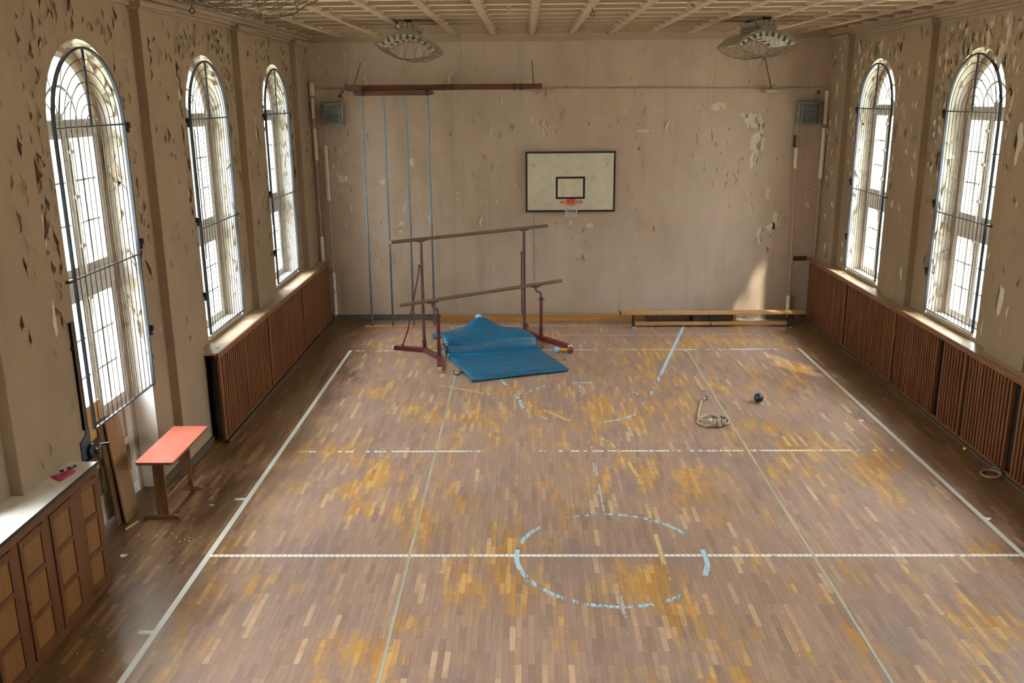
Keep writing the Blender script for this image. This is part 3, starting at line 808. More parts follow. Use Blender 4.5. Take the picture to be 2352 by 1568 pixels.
# ------------------------------------------------------------------ iron window grilles
def make_grille(hinge, zlow, label):
    """local: grille plane x = 0, +x into the room; hinge = -1 / +1: side of the hinges along y"""
    t = Thing('window_grille', label, 'window grille', (0,0,0), 'hinged iron window grilles', local=True)
    r, zs = .75, 4.25; f = MB()
    for s in (-1, 1): f.box((-.016, s*r-.011, zlow), (.016, s*r+.011, zs))
    n = 28
    for i in range(n):
        a, b = PI*i/n, PI*(i+1)/n; ro, ri = r+.011, r-.011
        f.prism([(-.016, ro*math.cos(a), zs+ro*math.sin(a)), (-.016, ro*math.cos(b), zs+ro*math.sin(b)), (-.016, ri*math.cos(b), zs+ri*math.sin(b)), (-.016, ri*math.cos(a), zs+ri*math.sin(a))], (.032, 0, 0))
    f.box((-.014, -r, zlow-.008), (.014, r, zlow+.006))
    t.part(f, 'frame', M['iron'])
    c = MB(); c.box((-.006, -.019, zs), (.006, .019, zs+r)); t.part(c, 'centre_bar', M['iron'])
    st = r/7
    for k in range(1, 7):
        a = MB(); a.tube([(0, k*st*math.cos(PI*i/22), zs+k*st*math.sin(PI*i/22)) for i in range(23)], .0048, 6); t.part(a, 'arch_rod', M['iron_rod'], smooth=True)
    for k in range(-6, 7):
        a = MB(); a.tube([(0, k*st, zlow), (0, k*st, zs)], .0048, 6); t.part(a, 'upright_rod', M['iron_rod'], smooth=True)
    for z in (zs, 2.83):
        a = MB(); ext = .07 if z < 4 else 0
        ya, yb = -r-(ext if hinge > 0 else 0), r+(ext if hinge < 0 else 0)
        a.tube([(.008, ya, z), (.008, yb, z)], .010, 8); t.part(a, 'crossbar', M['steel'], smooth=True)
    for z in (4.24, 2.96, 1.95):
        h = MB(); y = hinge*r
        h.box((-.012, y, z-.012), (.012, y+hinge*.075, z+.012)); h.box((-.035, y+hinge*.07, z-.03), (.03, y+hinge*.11, z+.03)); h.box((-.01, y+hinge*.075, z-.085), (.02, y+hinge*.095, z-.02)); h.tube([(.0, y+hinge*.05, z-.035), (.0, y+hinge*.05, z+.035)], .014, 8)
        t.part(h, 'hinge_bracket', M['black'], bevel=.003, seg=1)
    l = MB(); y = -hinge*(r+.04); l.box((-.02, min(y, y-hinge*.10), 2.815), (.02, max(y, y-hinge*.10), 2.845)); t.part(l, 'latch', M['wire'], bevel=.002, seg=1)
    return t.o
g0 = make_grille(-1, 1.37, 'black arched window grille, second from the front on the left wall')
g0.location = (XL+.022, WIN_L[1]+.02, 0)
for x, y, rz, lab in ((XL+.022, WIN_L[0]+.02, 0, 'black arched window grille on the left wall nearest the far corner'),
                      (XR-.022, WIN_R[0]+.02, PI, 'black arched window grille on the right wall nearest the far corner'),
                      (XR-.022, WIN_R[1]+.02, PI, 'black arched window grille on the right wall, the nearer of two')):
    o = copy_tree(g0); o.location = (x, y, 0); o.rotation_euler = (0,0,rz); o['label'] = lab
g1 = make_grille(1, 1.305, 'black arched grille over the tall window door behind the red table')
g1.location = (XL+.022, WIN_L[2]+.03, 0)

# ------------------------------------------------------------------ slatted radiator screens with a board on top
def screen(sx, xf, y0, y1, label, gaps=(), ztop=1.235):
    """sx=+1: left wall, front face at xf towards +X"""
    t = Thing('radiator_screen', label, 'radiator cover', (xf, (y0+y1)/2, 0), 'slatted radiator screens along the walls')
    s = MB(); y = y0+.055; k = 0; pitch = (y1-y0-.10)/round((y1-y0-.10)/.080)
    rnd = random.Random(int(abs(y0)*100))
    while y < y1-.05:
        if k not in gaps:
            j = rnd.uniform(-.003, .003)
            s.box((xf-sx*.060, y+.006, .045), (xf-sx*.002+j, y+.006+.040, ztop-.045))
        y += pitch; k += 1
    t.part(s, 'slat_panel', M['slat_wood'], bevel=.007, seg=2)
    f = MB(); f.box((xf-sx*.032, y0, .03), (xf+sx*.004, y0+.05, ztop-.02)); t.part(f, 'post', M['slat_wood'], bevel=.003, seg=1, label='lighter upright post')
    r = MB(); r.box((xf-sx*.05, y0, ztop-.05), (xf-sx*.004, y1, ztop)); t.part(r, 'top_rail', M['rail_wood'])
    r = MB(); r.box((xf-sx*.05, y0, .03), (xf-sx*.008, y1, .06)); t.part(r, 'bottom_rail', M['rail_wood'])
    b = MB(); b.box((xf-sx*.105, y0+.02, .05), (xf-sx*.095, y1-.01, ztop-.01)); t.part(b, 'cavity_shade_sheet', M['screen_dark'])  # dark sheet added to stand for the shade behind the slats
XSL, XSR = -4.075, 5.772
screen(1, XSL, -7.06, -4.68, 'red-brown slatted radiator screen beside the red table, its end open')
screen(1, XSL, -4.68, -2.42, 'red-brown slatted radiator screen, middle one on the left wall')
screen(1, XSL, -2.42, -.06, 'red-brown slatted radiator screen at the far end of the left wall')
screen(-1, XSR, -2.35, -.05, 'red-brown slatted radiator screen behind the end of the bench')
screen(-1, XSR, -4.63, -2.35, 'red-brown slatted radiator screen on the right wall, second from the far corner')
screen(-1, XSR, -6.98, -4.63, 'red-brown slatted radiator screen with two slats missing, right wall', gaps=(8, 9, 0))
screen(-1, XSR, -9.32, -6.98, 'red-brown slatted radiator screen above the wooden ring on the floor', gaps=(12, 13))
screen(-1, XSR, -11.65, -9.32, 'red-brown slatted radiator screen nearest the camera on the right wall')
def shelf(sx, x0, xf, xe, y0, y1, pils, label, far):
    t = Thing('radiator_shelf', label, 'shelf', (xe, (y0+y1)/2, 1.236), 'boards on top of the radiator screens')
    b = MB(); b.box((xf+sx*.002, y0, 1.237), (xe-sx*.025, y1, 1.262))
    cur = y0
    for a, c in sorted(pils):
        if c <= y0 or a >= y1: continue
        if a > cur: b.box((x0+sx*.002, cur, 1.237), (xf+sx*.002, a-.004, 1.262))
        cur = c+.004
    if cur < y1: b.box((x0+sx*.002, cur, 1.237), (xf+sx*.002, y1, 1.262))
    t.part(b, 'board', M['sill_wood'])
    e = MB(); e.box((xe-sx*.026, y0, 1.236), (xe+sx*.012, y1, 1.270)); t.part(e, 'nosing', M['rail_wood'], bevel=.008, seg=2, label='dark red-brown front edge')
shelf(1, XL, XLF, XSL, -7.08, -.04, PIL_L, 'dusty wooden board on top of the left radiator screens', 1)
shelf(-1, XR, XRF, XSR, -11.65, -.04, PIL_R, 'dusty wooden board on top of the right radiator screens', 1)
# cast iron radiator seen in the open end of the left screen
t = Thing('radiator', 'dark ribbed radiator inside the open end of the left screen', 'radiator', (-4.24, -6.2, .1))
for k in range(12):
    s = MB(); y = -6.92+k*.075; s.box((-4.262, y, .16), (-4.19, y+.05, .86)); t.part(s, 'section', M['radiator'], bevel=.018, seg=2)
s = MB(); s.tube([(-4.225, -6.92, .22), (-4.225, -6.05, .22)], .02, 8); s.tube([(-4.225, -6.92, .8), (-4.225, -6.05, .8)], .02, 8); s.box((-4.25,-6.85,0),(-4.2,-6.8,.2)); s.box((-4.25,-6.15,0),(-4.2,-6.1,.2)); t.part(s, 'pipe', M['radiator'])

# ------------------------------------------------------------------ cupboard on the left, its top and what lies on it
CX, CY1, CY0 = -3.995, -10.755, -14.2
t = Thing('storage_cupboard', 'long low brown cupboard with panelled doors along the left wall', 'cupboard', (-4.13, CY1, 0))
b = MB(); b.box((XLF+.003, CY0, .0), (CX-.10, CY1, 1.238)); b.box((CX-.10, CY0, 0), (CX-.022, CY1-.001, .04)); b.box((CX-.10, CY0, 1.16), (CX+.0015, CY1+.0015, 1.238)); b.box((CX-.10, CY0, .03), (CX+.0015, CY1+.0015, .092))
edges = [(-11.125,-10.815)] + [(-11.665-.478*k, -11.285-.478*k) for k in range(5)]
prev = CY1
for a, c in edges:
    b.box((CX-.10, c, .09), (CX, prev, 1.162)); prev = a
b.box((CX-.10, CY0, .09), (CX, prev, 1.162))
t.part(b, 'body', M['cab_frame'], bevel=.004, seg=1)
for i, (a, c) in enumerate(edges):
    d = MB(); z0, z1 = .095, 1.158; w = .055
    Mx = Matrix.Translation(V((CX+.012, c, 0))) @ Matrix.Rotation(-.10 if i == 0 else 0, 4, 'Z') @ Matrix.Translation(V((-CX-.012, -c, 0)))
    zs_ = [z0, .155, .425, .475, .775, .825, 1.09, z1]
    d.box((CX-.012, a+.004, z0), (CX+.012, a+w, z1), Mx); d.box((CX-.012, c-w, z0), (CX+.012, c-.004, z1), Mx)
    for k in (0, 2, 4, 6): d.box((CX-.012, a+w, zs_[k]), (CX+.012, c-w, zs_[k+1]), Mx)
    o = t.part(d, 'door', M['cab_frame'], bevel=.003, seg=1, label='panelled cupboard door standing slightly ajar' if i == 0 else None)
    for k in (1, 3, 5):
        p = MB(); p.box((CX-.008, a+w-.002, zs_[k]), (CX+.001, c-w+.002, zs_[k+1]), Mx); t.part(p, 'door_panel', M['cab_panel'], on=o); 
    kh = MB(); q = Mx @ V((CX+.012, a+.03, .62)); kh.lathe([(.008,-.002),(.008,.003),(.004,.004)], q, 'x', 10); t.part(kh, 'keyhole', M['black'], on=o)
for ch in t.o.children:                                   # sub-parts follow the cupboard through their door
    pass
t = Thing('cupboard_top', 'white laminate top of the brown cupboard, lit at its near end', 'worktop', (-4.13, CY1, 1.24))
b = MB(); b.box((XLF+.002, CY0, 1.241), (CX+.008, CY1+.005, 1.268))
cur = CY0
for a, c in sorted(PIL_L):
    if c <= CY0 or a >= CY1: continue
    if a > cur: b.box((XL+.003, cur, 1.241), (XLF+.003, a-.004, 1.268))
    cur = c+.004
t.part(b, 'board', M['laminate'])
e = MB(); e.box((CX+.008, CY0, 1.240), (CX+.014, CY1+.005, 1.269)); t.part(e, 'edge_strip', M['black'], label='worn dark edge strip')
def heap(mb, outline, h, z0, seed, n=7):
    """soft lump over an outline, high in the middle"""
    c = sum((V((x, y, 0)) for x, y in outline), V())/len(outline); rings = []
    for i in range(n+1):
        s = 1-i/n; ring = []
        for x, y in outline:
            p = c+(V((x, y, 0))-c)*s
            ring.append(mb.bm.verts.new((p.x, p.y, z0+h*(1-s**2.2)*(.75+.8*mnoise.noise(V((p.x*14, p.y*14, seed))))+.002)))
        rings.append(ring)
    m = len(outline); base = [mb.bm.verts.new((x, y, z0)) for x, y in outline]
    for A, B in zip([base]+rings, rings):
        for k in range(m):
            mb.face([A[k], A[(k+1)%m], B[(k+1)%m], B[k]])
    mb.face(base[::-1])
def smoothline(pts, n=5):
    out = []; m = len(pts)
    for i in range(m):
        p0, p1, p2, p3 = (V(pts[(i+k-1)%m]) for k in range(4))
        for j in range(n):
            s = j/n; out.append(.5*((2*p1)+(p2-p0)*s+(2*p0-5*p1+4*p2-p3)*s*s+(3*p1-p0-3*p2+p3)*s**3))
    return out
def spline(pts, n=6):
    P = [V(p) for p in pts]; out = []; m = len(P)
    for i in range(m-1):
        p0, p1, p2, p3 = P[max(i-1,0)], P[i], P[i+1], P[min(i+2,m-1)]
        for j in range(n):
            s = j/n; out.append(.5*((2*p1)+(p2-p0)*s+(2*p0-5*p1+4*p2-p3)*s*s+(3*p1-p0-3*p2+p3)*s**3))
    out.append(P[-1]); return out
mb = MB(); ol = [tuple(p)[:2] for p in smoothline([(-4.245,-11.10,0),(-4.15,-11.185,0),(-4.10,-11.195,0),(-4.085,-11.12,0),(-4.07,-11.01,0),(-4.10,-10.95,0),(-4.16,-10.935,0),(-4.175,-11.0,0),(-4.20,-11.06,0)])]
heap(mb, ol, .02, 1.2685, 3.0)
tag(mb.build('folded_cloth', M['pink'], smooth='all'), 'crumpled magenta cloth lying on the white cupboard top', 'cloth')
mb = MB(); mb.ball((-4.125,-10.885,1.282), .012, 12); mb.tube([(-4.125,-10.885,1.280),(-4.15,-10.93,1.277)], .008, 8)
tag(mb.build('hook_pin', M['black'], smooth=True), 'small black round-headed pin on the cupboard top', 'pin')
mb = MB(); mb.box((-4.185,-10.93,1.2685),(-4.155,-10.905,1.282)); tag(mb.build('metal_scrap', M['black'], bevel=.004), 'small black chip next to the round-headed pin', 'scrap', 'black chips on the cupboard top')
mb = MB(); mb.lathe([(.004,0),(.017,.001),(.017,.012),(.010,.016)], (-4.20,-10.985,1.2685), 'z', 12); tag(mb.build('metal_scrap', M['black']), 'small black round nub between the pin and the magenta cloth', 'scrap', 'black chips on the cupboard top')

# ------------------------------------------------------------------ crank, rail, leaning boards by the window door
t = Thing('wall_crank', 'black hand crank on a blue-grey metal plate by the window door', 'crank', (XL, -10.15, 1.27))
b = MB(); b.prism([(XL+.002,-10.275,.93),(XL+.002,-10.05,.93),(XL+.002,-10.03,1.02),(XL+.002,-10.075,1.10),(XL+.002,-10.075,1.33),(XL+.002,-10.10,1.40),(XL+.002,-10.16,1.30),(XL+.002,-10.275,1.26)], (.012,0,0)); t.part(b, 'plate', M['plate'], bevel=.002, seg=1)
c = MB(); c.lathe([(.03,0),(.075,.002),(.075,.035),(.06,.05),(.03,.055),(.03,.085),(.018,.09)], (XL+.014,-10.12,1.12), 'x', 18); c.box((XL+.03,-10.25,1.03),(XL+.06,-10.13,1.07)); c.lathe([(.02,0),(.035,.002),(.035,.03),(.012,.034)], (XL+.014,-10.12,1.01), 'x', 12); t.part(c, 'gear_housing', M['black'], bevel=.004)
c = MB(); c.tube([(XL+.09,-10.12,1.12),(XL+.10,-10.03,1.155)], .012, 8); c.tube([(XL+.08,-10.03,1.155),(XL+.17,-10.02,1.165)], .014, 8); t.part(c, 'handle', M['iron'], smooth=True)
t = Thing('guide_rail', 'weathered upright metal rail on the wall above the crank', 'rail', (XL, -10.14, 1.27))
b = MB(); b.box((XL+.003,-10.185,1.36),(XL+.028,-10.135,2.45)); b.box((XL+.003,-10.185,1.36),(XL+.04,-10.175,2.45)); b.box((XL+.003,-10.145,1.36),(XL+.04,-10.135,2.45)); t.part(b, 'channel', M['rail_metal'], bevel=.003, seg=1)
b = MB(); b.lathe([(.006,0),(.016,.004),(.012,.018),(.004,.022)], (XL+.004,-10.205,2.20), 'x', 10); b.tube([(XL+.008,-10.205,2.2),(XL+.008,-10.18,2.2)], .006, 6); t.part(b, 'knob', M['black'])
def lean_board(name, label, foot0, foot1, top0, top1, th, mat):
    a, b, c, d = V(foot0), V(foot1), V(top1), V(top0)
    n = (b-a).cross(d-a).normalized()
    if n.x < 0: n = -n
    mb = MB(); mb.prism([a, b, c, d], -n*th)
    lo = min(v.co.z for v in mb.bm.verts)
    for v in mb.bm.verts: v.co.z -= lo-.001
    return tag(mb.build(name, mat, bevel=.004), label, 'board')
lean_board('leaning_board', 'plain brown board leaning upright in the window door niche', (-4.415,-9.455,0), (-4.415,-9.13,0), (-4.535,-9.40,1.17), (-4.535,-9.06,1.15), .022, M['plank_wood'])
lean_board('leaning_board', 'narrow dark board standing behind the brown leaning board', (-4.475,-9.52,0), (-4.475,-9.22,0), (-4.575,-9.47,1.18), (-4.575,-9.18,1.18), .022, M['table_wood'])
mb = MB(); mb.beam((-4.36,-9.62,.011),(-4.30,-9.42,.011),.014,.02); tag(mb.build('wood_strip', M['wood_strip']), 'thin pale strip of wood at the foot of the leaning board', 'strip')

# ------------------------------------------------------------------ red-topped table
t = Thing('side_table', 'narrow wooden table with a salmon-red top by the window door', 'table', (-4.0, -9.0, 0))
x0, x1, y0, y1 = -4.20, -3.79, -9.56, -8.44
b = MB(); b.prism([(x0+.02,y0,.752),(x1-.02,y0,.752),(x1,y0+.02,.752),(x1,y1,.752),(x0,y1,.752),(x0,y0+.02,.752)], (0,0,.008)); t.part(b, 'red_top', M['red_top'], label='salmon-red laminate surface')
b = MB(); b.prism([(x0+.02,y0+.001,.726),(x1-.02,y0+.001,.726),(x1-.001,y0+.02,.726),(x1-.001,y1-.001,.726),(x0+.001,y1-.001,.726),(x0+.001,y0+.02,.726)], (0,0,.026)); t.part(b, 'tabletop', M['table_wood'], bevel=.006)
for y in (-9.34, -8.58):
    l = MB(); l.box((-4.11,y-.014,.045),(-3.985,y+.014,.70)); l.box((-4.17,y-.018,.69),(-3.83,y+.018,.726)); o = t.part(l, 'leg', M['table_wood'], bevel=.004)
    f = MB(); P = [(-4.265,.0),(-3.875,.0),(-3.868,.02),(-3.88,.04),(-3.93,.05),(-4.21,.05),(-4.26,.04),(-4.272,.02)]; f.prism([(x,y-.022,z+.001) for x,z in P], (0,.044,0)); t.part(f, 'foot', M['table_wood'], bevel=.004)
l = MB(); l.box((-4.055,-9.33,.115),(-4.025,-8.59,.20)); t.part(l, 'stretcher', M['table_wood'], bevel=.003)
l = MB(); l.box((-4.06,-9.33,.64),(-4.03,-8.59,.726)); t.part(l, 'apron', M['table_wood'])
l = MB(); l.tube([(-4.185,-9.52,.715),(-4.185,-9.0,.715)], .006, 6); l.tube([(-4.15,-9.52,.715),(-4.15,-9.0,.715)], .006, 6); t.part(l, 'metal_runner', M['steel'])

# ------------------------------------------------------------------ far wall: beam with climbing poles
t = Thing('climbing_pole_rig', 'four grey climbing poles hanging from a dark wooden beam on the far wall', 'climbing poles', (-2.5, -.6, 0))
def clampband(mb, x, y0, y1, z0, z1, w=.035): mb.box((x-w/2, y0-.008, z0-.008), (x+w/2, y1+.008, z1+.008)); mb.lathe([(.012,0),(.012,.012),(.006,.014)], (x, y0-.02, (z0+z1)/2), 'y', 8)
b = MB()
b.prism([(-3.50,-.46,4.745),(-3.44,-.46,4.70),(-3.47,-.46,4.665),(-3.43,-.46,4.63),(.31,-.46,4.645),(.31,-.46,4.745)], (0,.11,0)); t.part(b, 'upper_beam', M['dark_beam'], bevel=.006)
b = MB(); b.prism([(-3.28,-.68,4.63),(-3.27,-.68,4.56),(-3.22,-.68,4.545),(-1.81,-.68,4.545),(-1.76,-.68,4.565),(-1.745,-.68,4.63)], (0,.10,0)); t.part(b, 'lower_beam', M['dark_beam'], bevel=.006)
for x in (-1.585, -1.40, -.216, -.085):
    c = MB(); clampband(c, x, -.46, -.35, 4.64, 4.745); t.part(c, 'clamp', M['black'])
for x in (-3.10, -1.88):
    c = MB(); clampband(c, x, -.68, -.58, 4.55, 4.63, .06); c.box((x-.03,-.60,4.60),(x+.03,-.36,4.66)); t.part(c, 'clamp', M['black'])
for i, x in enumerate((-3.142, -2.7185, -2.2955, -1.873)):
    p = MB(); p.tube([(x,-.63,.022),(x,-.63,4.56)], .0205, 12); t.part(p, 'pole', M['steel'], smooth=True)
b = MB(); b.box((-3.29,-.70,.0015),(-1.80,-.55,.022)); t.part(b, 'base_board', M['bench_wood'], bevel=.003)
for x0, x1 in ((-3.22, -3.31), (.12, .145)):
    p = MB(); p.tube([(x0,-.02,5.17),(x0,-.05,5.17),(x1,-.40,4.74)], .008, 6); t.part(p, 'stay_rod', M['wire'], smooth=True)
for x in (-3.33, .20):
    p = MB(); p.box((x-.05,-.36,4.60),(x+.05,-.004,4.64)); p.box((x-.02,-.06,4.55),(x+.04,-.004,4.62)); t.part(p, 'wall_bracket', M['pipe'], bevel=.004)
t = Thing('wall_bracket', 'small metal bracket with a stay rod below the right ceiling lamp', 'bracket', (4.74, -.1, 4.56))
p = MB(); p.box((4.63,-.30,4.535),(4.86,-.004,4.60)); t.part(p, 'arm', M['pipe'], bevel=.006)
p = MB(); p.tube([(4.60,-.02,5.14),(4.62,-.004,5.185),(4.645,-.02,5.185),(4.735,-.24,4.62)], .009, 6); p.tube([(4.70,-.2,4.63),(4.76,-.28,4.66),(4.80,-.24,4.69)], .005, 6); t.part(p, 'stay_rod', M['wire'], smooth=True)

# ------------------------------------------------------------------ basketball board
t = Thing('basketball_hoop', 'white black-edged basketball board with an orange rim on the far wall', 'basketball hoop', (.885, 0, 2.24))
bx, bz = .885, 2.846
b = MB(); b.box((bx-.9,-.085,bz-.6),(bx+.9,-.06,bz+.6)); t.part(b, 'board', M['board_white'], bevel=.003, seg=1)
def frame2(mb, x0, x1, z0, z1, w, y0, y1):
    mb.box((x0,y0,z0),(x1,y1,z0+w)); mb.box((x0,y0,z1-w),(x1,y1,z1)); mb.box((x0,y0,z0+w),(x0+w,y1,z1-w)); mb.box((x1-w,y0,z0+w),(x1,y1,z1-w))
b = MB(); frame2(b, bx-.9, bx+.9, bz-.6, bz+.6, .038, -.0875, -.085); t.part(b, 'border', M['black_paint'], label='black painted border')
b = MB(); frame2(b, .592, 1.178, 2.505, 2.95, .04, -.0872, -.085); t.part(b, 'target_square', M['black_paint'], label='black painted target square')
b = MB(); b.box((bx-.6,-.06,bz-.45),(bx-.5,-.002,bz+.45)); b.box((bx+.5,-.06,bz-.45),(bx+.6,-.002,bz+.45)); t.part(b, 'mounting_batten', M['black'])
for x, z in ((.142,3.174),(1.619,3.188),(.16,2.27),(1.62,2.27)):
    b = MB(); b.lathe([(.012,0),(.012,.003),(.008,.005)], (x,-.0915,z), 'y', 10); t.part(b, 'bolt', M['black'])
rx, ry, rz = .893, -.36, 2.475
b = MB(); b.tube([(rx+.225*math.cos(2*PI*i/36), ry+.225*math.sin(2*PI*i/36), rz) for i in range(36)], .010, 8, True); t.part(b, 'rim', M['orange'], smooth=True)
b = MB(); b.prism([(rx-.085,-.09,rz+.03),(rx+.085,-.09,rz+.03),(rx+.085,-.09,rz-.10),(rx-.085,-.09,rz-.10)], (0,-.012,0)); b.box((rx-.07,ry+.20,rz-.008),(rx+.07,-.095,rz+.012))
for s in (-1,1): b.beam((rx+s*.06,-.10,rz-.085),(rx+s*.03,ry+.18,rz-.01),.014,.014); b.beam((rx+s*.075,-.10,rz),(rx+s*.20,ry+.09,rz),.014,.012)
t.part(b, 'rim_bracket', M['orange'], bevel=.002, seg=1)
b = MB(); rad = [.222,.185,.155,.132,.118,.112,.125]; zz = [0,-.045,-.09,-.14,-.19,-.24,-.285]; nn = 12
for k in range(nn):
    for s in (1,-1):
        pts = []
        for j in range(len(rad)):
            a = 2*PI*(k+s*j*.5)/nn; w = .012*mnoise.noise(V((a*2, j, 3)))
            pts.append((rx+(rad[j]+w)*math.cos(a), ry+(rad[j]+w)*math.sin(a), rz+zz[j]-.01))
        b.tube(pts, .0032, 5)
t.part(b, 'net', M['cord'])
mb = MB(); pts = [(.149,-.006,2.245),(.149,-.006,1.2)]+spline([(.145,-.006,1.18),(.165,-.008,1.1),(.14,-.008,1.0),(.165,-.008,.9),(.155,-.006,.8),(.165,-.006,.70)],5)
mb.tube(pts, .0042, 6); mb.ball((.140,-.012,1.18), .011, 10); tag(mb.build('hanging_cord', M['cable_blue'], smooth=True), 'thin blue-grey cord hanging on the wall below the board', 'cord')

# ------------------------------------------------------------------ wall heaters
def heater(x0, x1, z0, z1, label):
    t = Thing('fan_heater', label, 'heater', ((x0+x1)/2, 0, z0), 'grey louvred heaters high on the far wall')
    b = MB(); b.box((x0,-.20,z0),(x1,-.03,z1)); t.part(b, 'casing', M['heater'], bevel=.012)
    b = MB(); b.box((x0+.06,-.03,z0+.05),(x0+.12,-.003,z1-.05)); b.box((x1-.12,-.03,z0+.05),(x1-.06,-.003,z1-.05)); t.part(b, 'wall_mount', M['heater'])
    n = 10; h = (z1-z0-.05)/n
    for k in range(n):
        zc = z0+.025+h*(k+.5); l = MB(); l.prism([(x0+.075,-.205,zc+h*.45),(x0+.075,-.235,zc-h*.30),(x0+.075,-.228,zc-h*.42),(x0+.075,-.199,zc+h*.30)], (x1-x0-.15,0,0)); t.part(l, 'louvre', M['louvre'])
        for xx in (x0+.042, x1-.042):
            d = MB(); d.lathe([(.015,0),(.015,.004),(.009,.006)], (xx,-.207,zc), 'y', 12); t.part(d, 'round_hole', M['black'])
heater(-4.02, -3.60, 3.985, 4.42, 'grey louvred heater left of the climbing poles')
heater(5.305, 5.725, 3.93, 4.365, 'grey louvred heater high in the right corner')

# ------------------------------------------------------------------ pipes on the far wall
def pipe(label, runs, r, sleeves, group='painted pipes on the far wall', knobs=(), clips=()):
    t = Thing('heating_pipe', label, 'pipe', runs[0][-1], group)
    b = MB()
    for rr in runs: b.tube([V(p) for p in rr], r, 8)
    t.part(b, 'tube', M['pipe'], smooth=True)
    for p, q, rad in sleeves:
        s = MB(); s.tube([V(p), V(q)], rad, 14); t.part(s, 'lagging_sleeve', M['lagging'], smooth=True)
    for c, rad in knobs:
        s = MB(); s.lathe([(.004,-.035),(rad*.4,-.03),(rad,-.02),(rad,-.008),(rad*.4,0)], V(c), 'y', 12); t.part(s, 'valve_knob', M['black'])
    for c in clips:
        s = MB(); s.box((c[0]-.045,-.10,c[2]-.012),(c[0]+.045,-.004,c[2]+.012)); t.part(s, 'clip', M['pipe'])
ya = -.10
pipe('pale lagged pipe in the left corner with a fat collar on top', [[(-4.205,ya,4.6),(-4.205,ya,4.3),(-4.195,ya,1.275)]], .016, [((-4.205,ya,4.555),(-4.205,ya,4.80),.055), ((-4.207,ya,4.12),(-4.207,ya,4.50),.034), ((-4.19,ya,3.31),(-4.198,ya,3.93),.036), ((-4.196,ya,1.275),(-4.194,ya,1.78),.040)], clips=((-4.195,0,2.6),))
pipe('pipe running down from the left heater to the floor', [spline([(-3.965,ya,3.99),(-3.965,ya,3.85),(-3.985,ya,3.74),(-4.005,ya,3.62),(-4.0,ya,3.5)],5)+[V((-3.995,ya,.12))]], .016, [((-4.0,ya,2.51),(-4.0,ya,3.60),.040), ((-3.995,ya,.66),(-3.995,ya,1.03),.036), ((-3.995,ya,.14),(-3.995,ya,.62),.042)], clips=((-3.995,0,1.05),))
pipe('thin slanting pipe between the two lagged pipes at left', [[(-4.14,-.08,3.45),(-4.095,-.08,1.7)]], .011, [], clips=((-4.12,0,2.55),(-4.10,0,1.72)))
pipe('thin pipe running level right across the far wall', [[(-4.18,-.035,4.675),(.8,-.035,4.652),(5.80,-.035,4.612),(5.86,-.05,4.58)], [(-3.66,-.035,4.67),(-3.66,-.06,4.42)], [(5.665,-.035,4.61),(5.665,-.06,4.365)]], .0125, [], knobs=(((-3.66,-.06,4.545),.028),((5.71,-.06,4.535),.028)), clips=((2.50,0,4.645),(-1.0,0,4.66)))
pipe('pale lagged pipe in the right corner beside the heater', [[(5.875,ya,4.55),(5.862,ya,1.275)]], .017, [((5.872,ya,3.93),(5.875,ya,4.565),.044), ((5.868,ya,2.93),(5.870,ya,3.86),.044), ((5.868,ya,2.88),(5.868,ya,2.97),.050)])
pipe('pipe running down from the right heater behind the bench', [[(5.345,ya,3.94),(5.345,ya,3.7),(5.36,ya,3.3),(5.40,ya,1.3),(5.41,ya,.02)]], .016, [((5.352,ya,3.08),(5.345,ya,3.48),.038), ((5.41,ya,.13),(5.408,ya,.50),.045)])
mb = MB(); mb.box((5.30,-.05,3.50),(5.385,-.003,3.72)); tag(mb.build('wood_block', M['dark_beam'], bevel=.004), 'small brown wooden block on the wall behind the right heater pipe', 'block')
mb = MB(); mb.box((5.465,-.035,1.212),(5.74,-.003,1.30)); tag(mb.build('wall_batten', M['dark_beam'], bevel=.004), 'short brown batten on the far wall beside the right screen', 'batten')

# ------------------------------------------------------------------ beam, bench and grey rolls along the far wall
t = Thing('balance_beam', 'long thick wooden beam lying on the floor along the far wall', 'beam', (.6, -.2, 0))
b = MB(); b.box((-1.885,-.275,.002),(4.30,-.15,.148)); t.part(b, 'beam', M['beam_wood'], bevel=.008)
b = MB(); b.box((-1.905,-.282,.002),(-1.87,-.143,.152)); t.part(b, 'end_cap', M['table_wood'], label='darker beam end')
t = Thing('gym_bench', 'long low pine gym bench standing before the far wall', 'bench', (3.7, -.7, 0))
b = MB(); b.box((1.875,-.83,.268),(5.57,-.585,.308)); t.part(b, 'seat', M['bench_wood'], bevel=.007)
b = MB(); b.box((2.17,-.755,.035),(5.22,-.695,.108)); t.part(b, 'lower_beam', M['bench_wood'], bevel=.005)
b = MB(); b.box((1.868,-.832,.266),(1.884,-.583,.311)); t.part(b, 'end_edge', M['black'])
for x in (2.14, 3.69, 5.28):
    l = MB(); full = x != 3.69
    for y in (-.81,-.61):
        l.tube([(x,y,.27),(x,y,.002 if full else .06)], .014 if full else .008, 8)
    l.tube([(x,-.81,.06),(x,-.61,.06)], .010, 8); l.box((x-.03,-.82,.258),(x+.03,-.60,.270))
    t.part(l, 'leg_frame', M['iron'], smooth=True)
for x in (2.14, 5.28):
    l = MB(); l.lathe([(.018,0.001),(.018,.02),(.014,.024)], (x,-.81,0), 'z', 10); t.part(l, 'rubber_foot', M['lagging'])
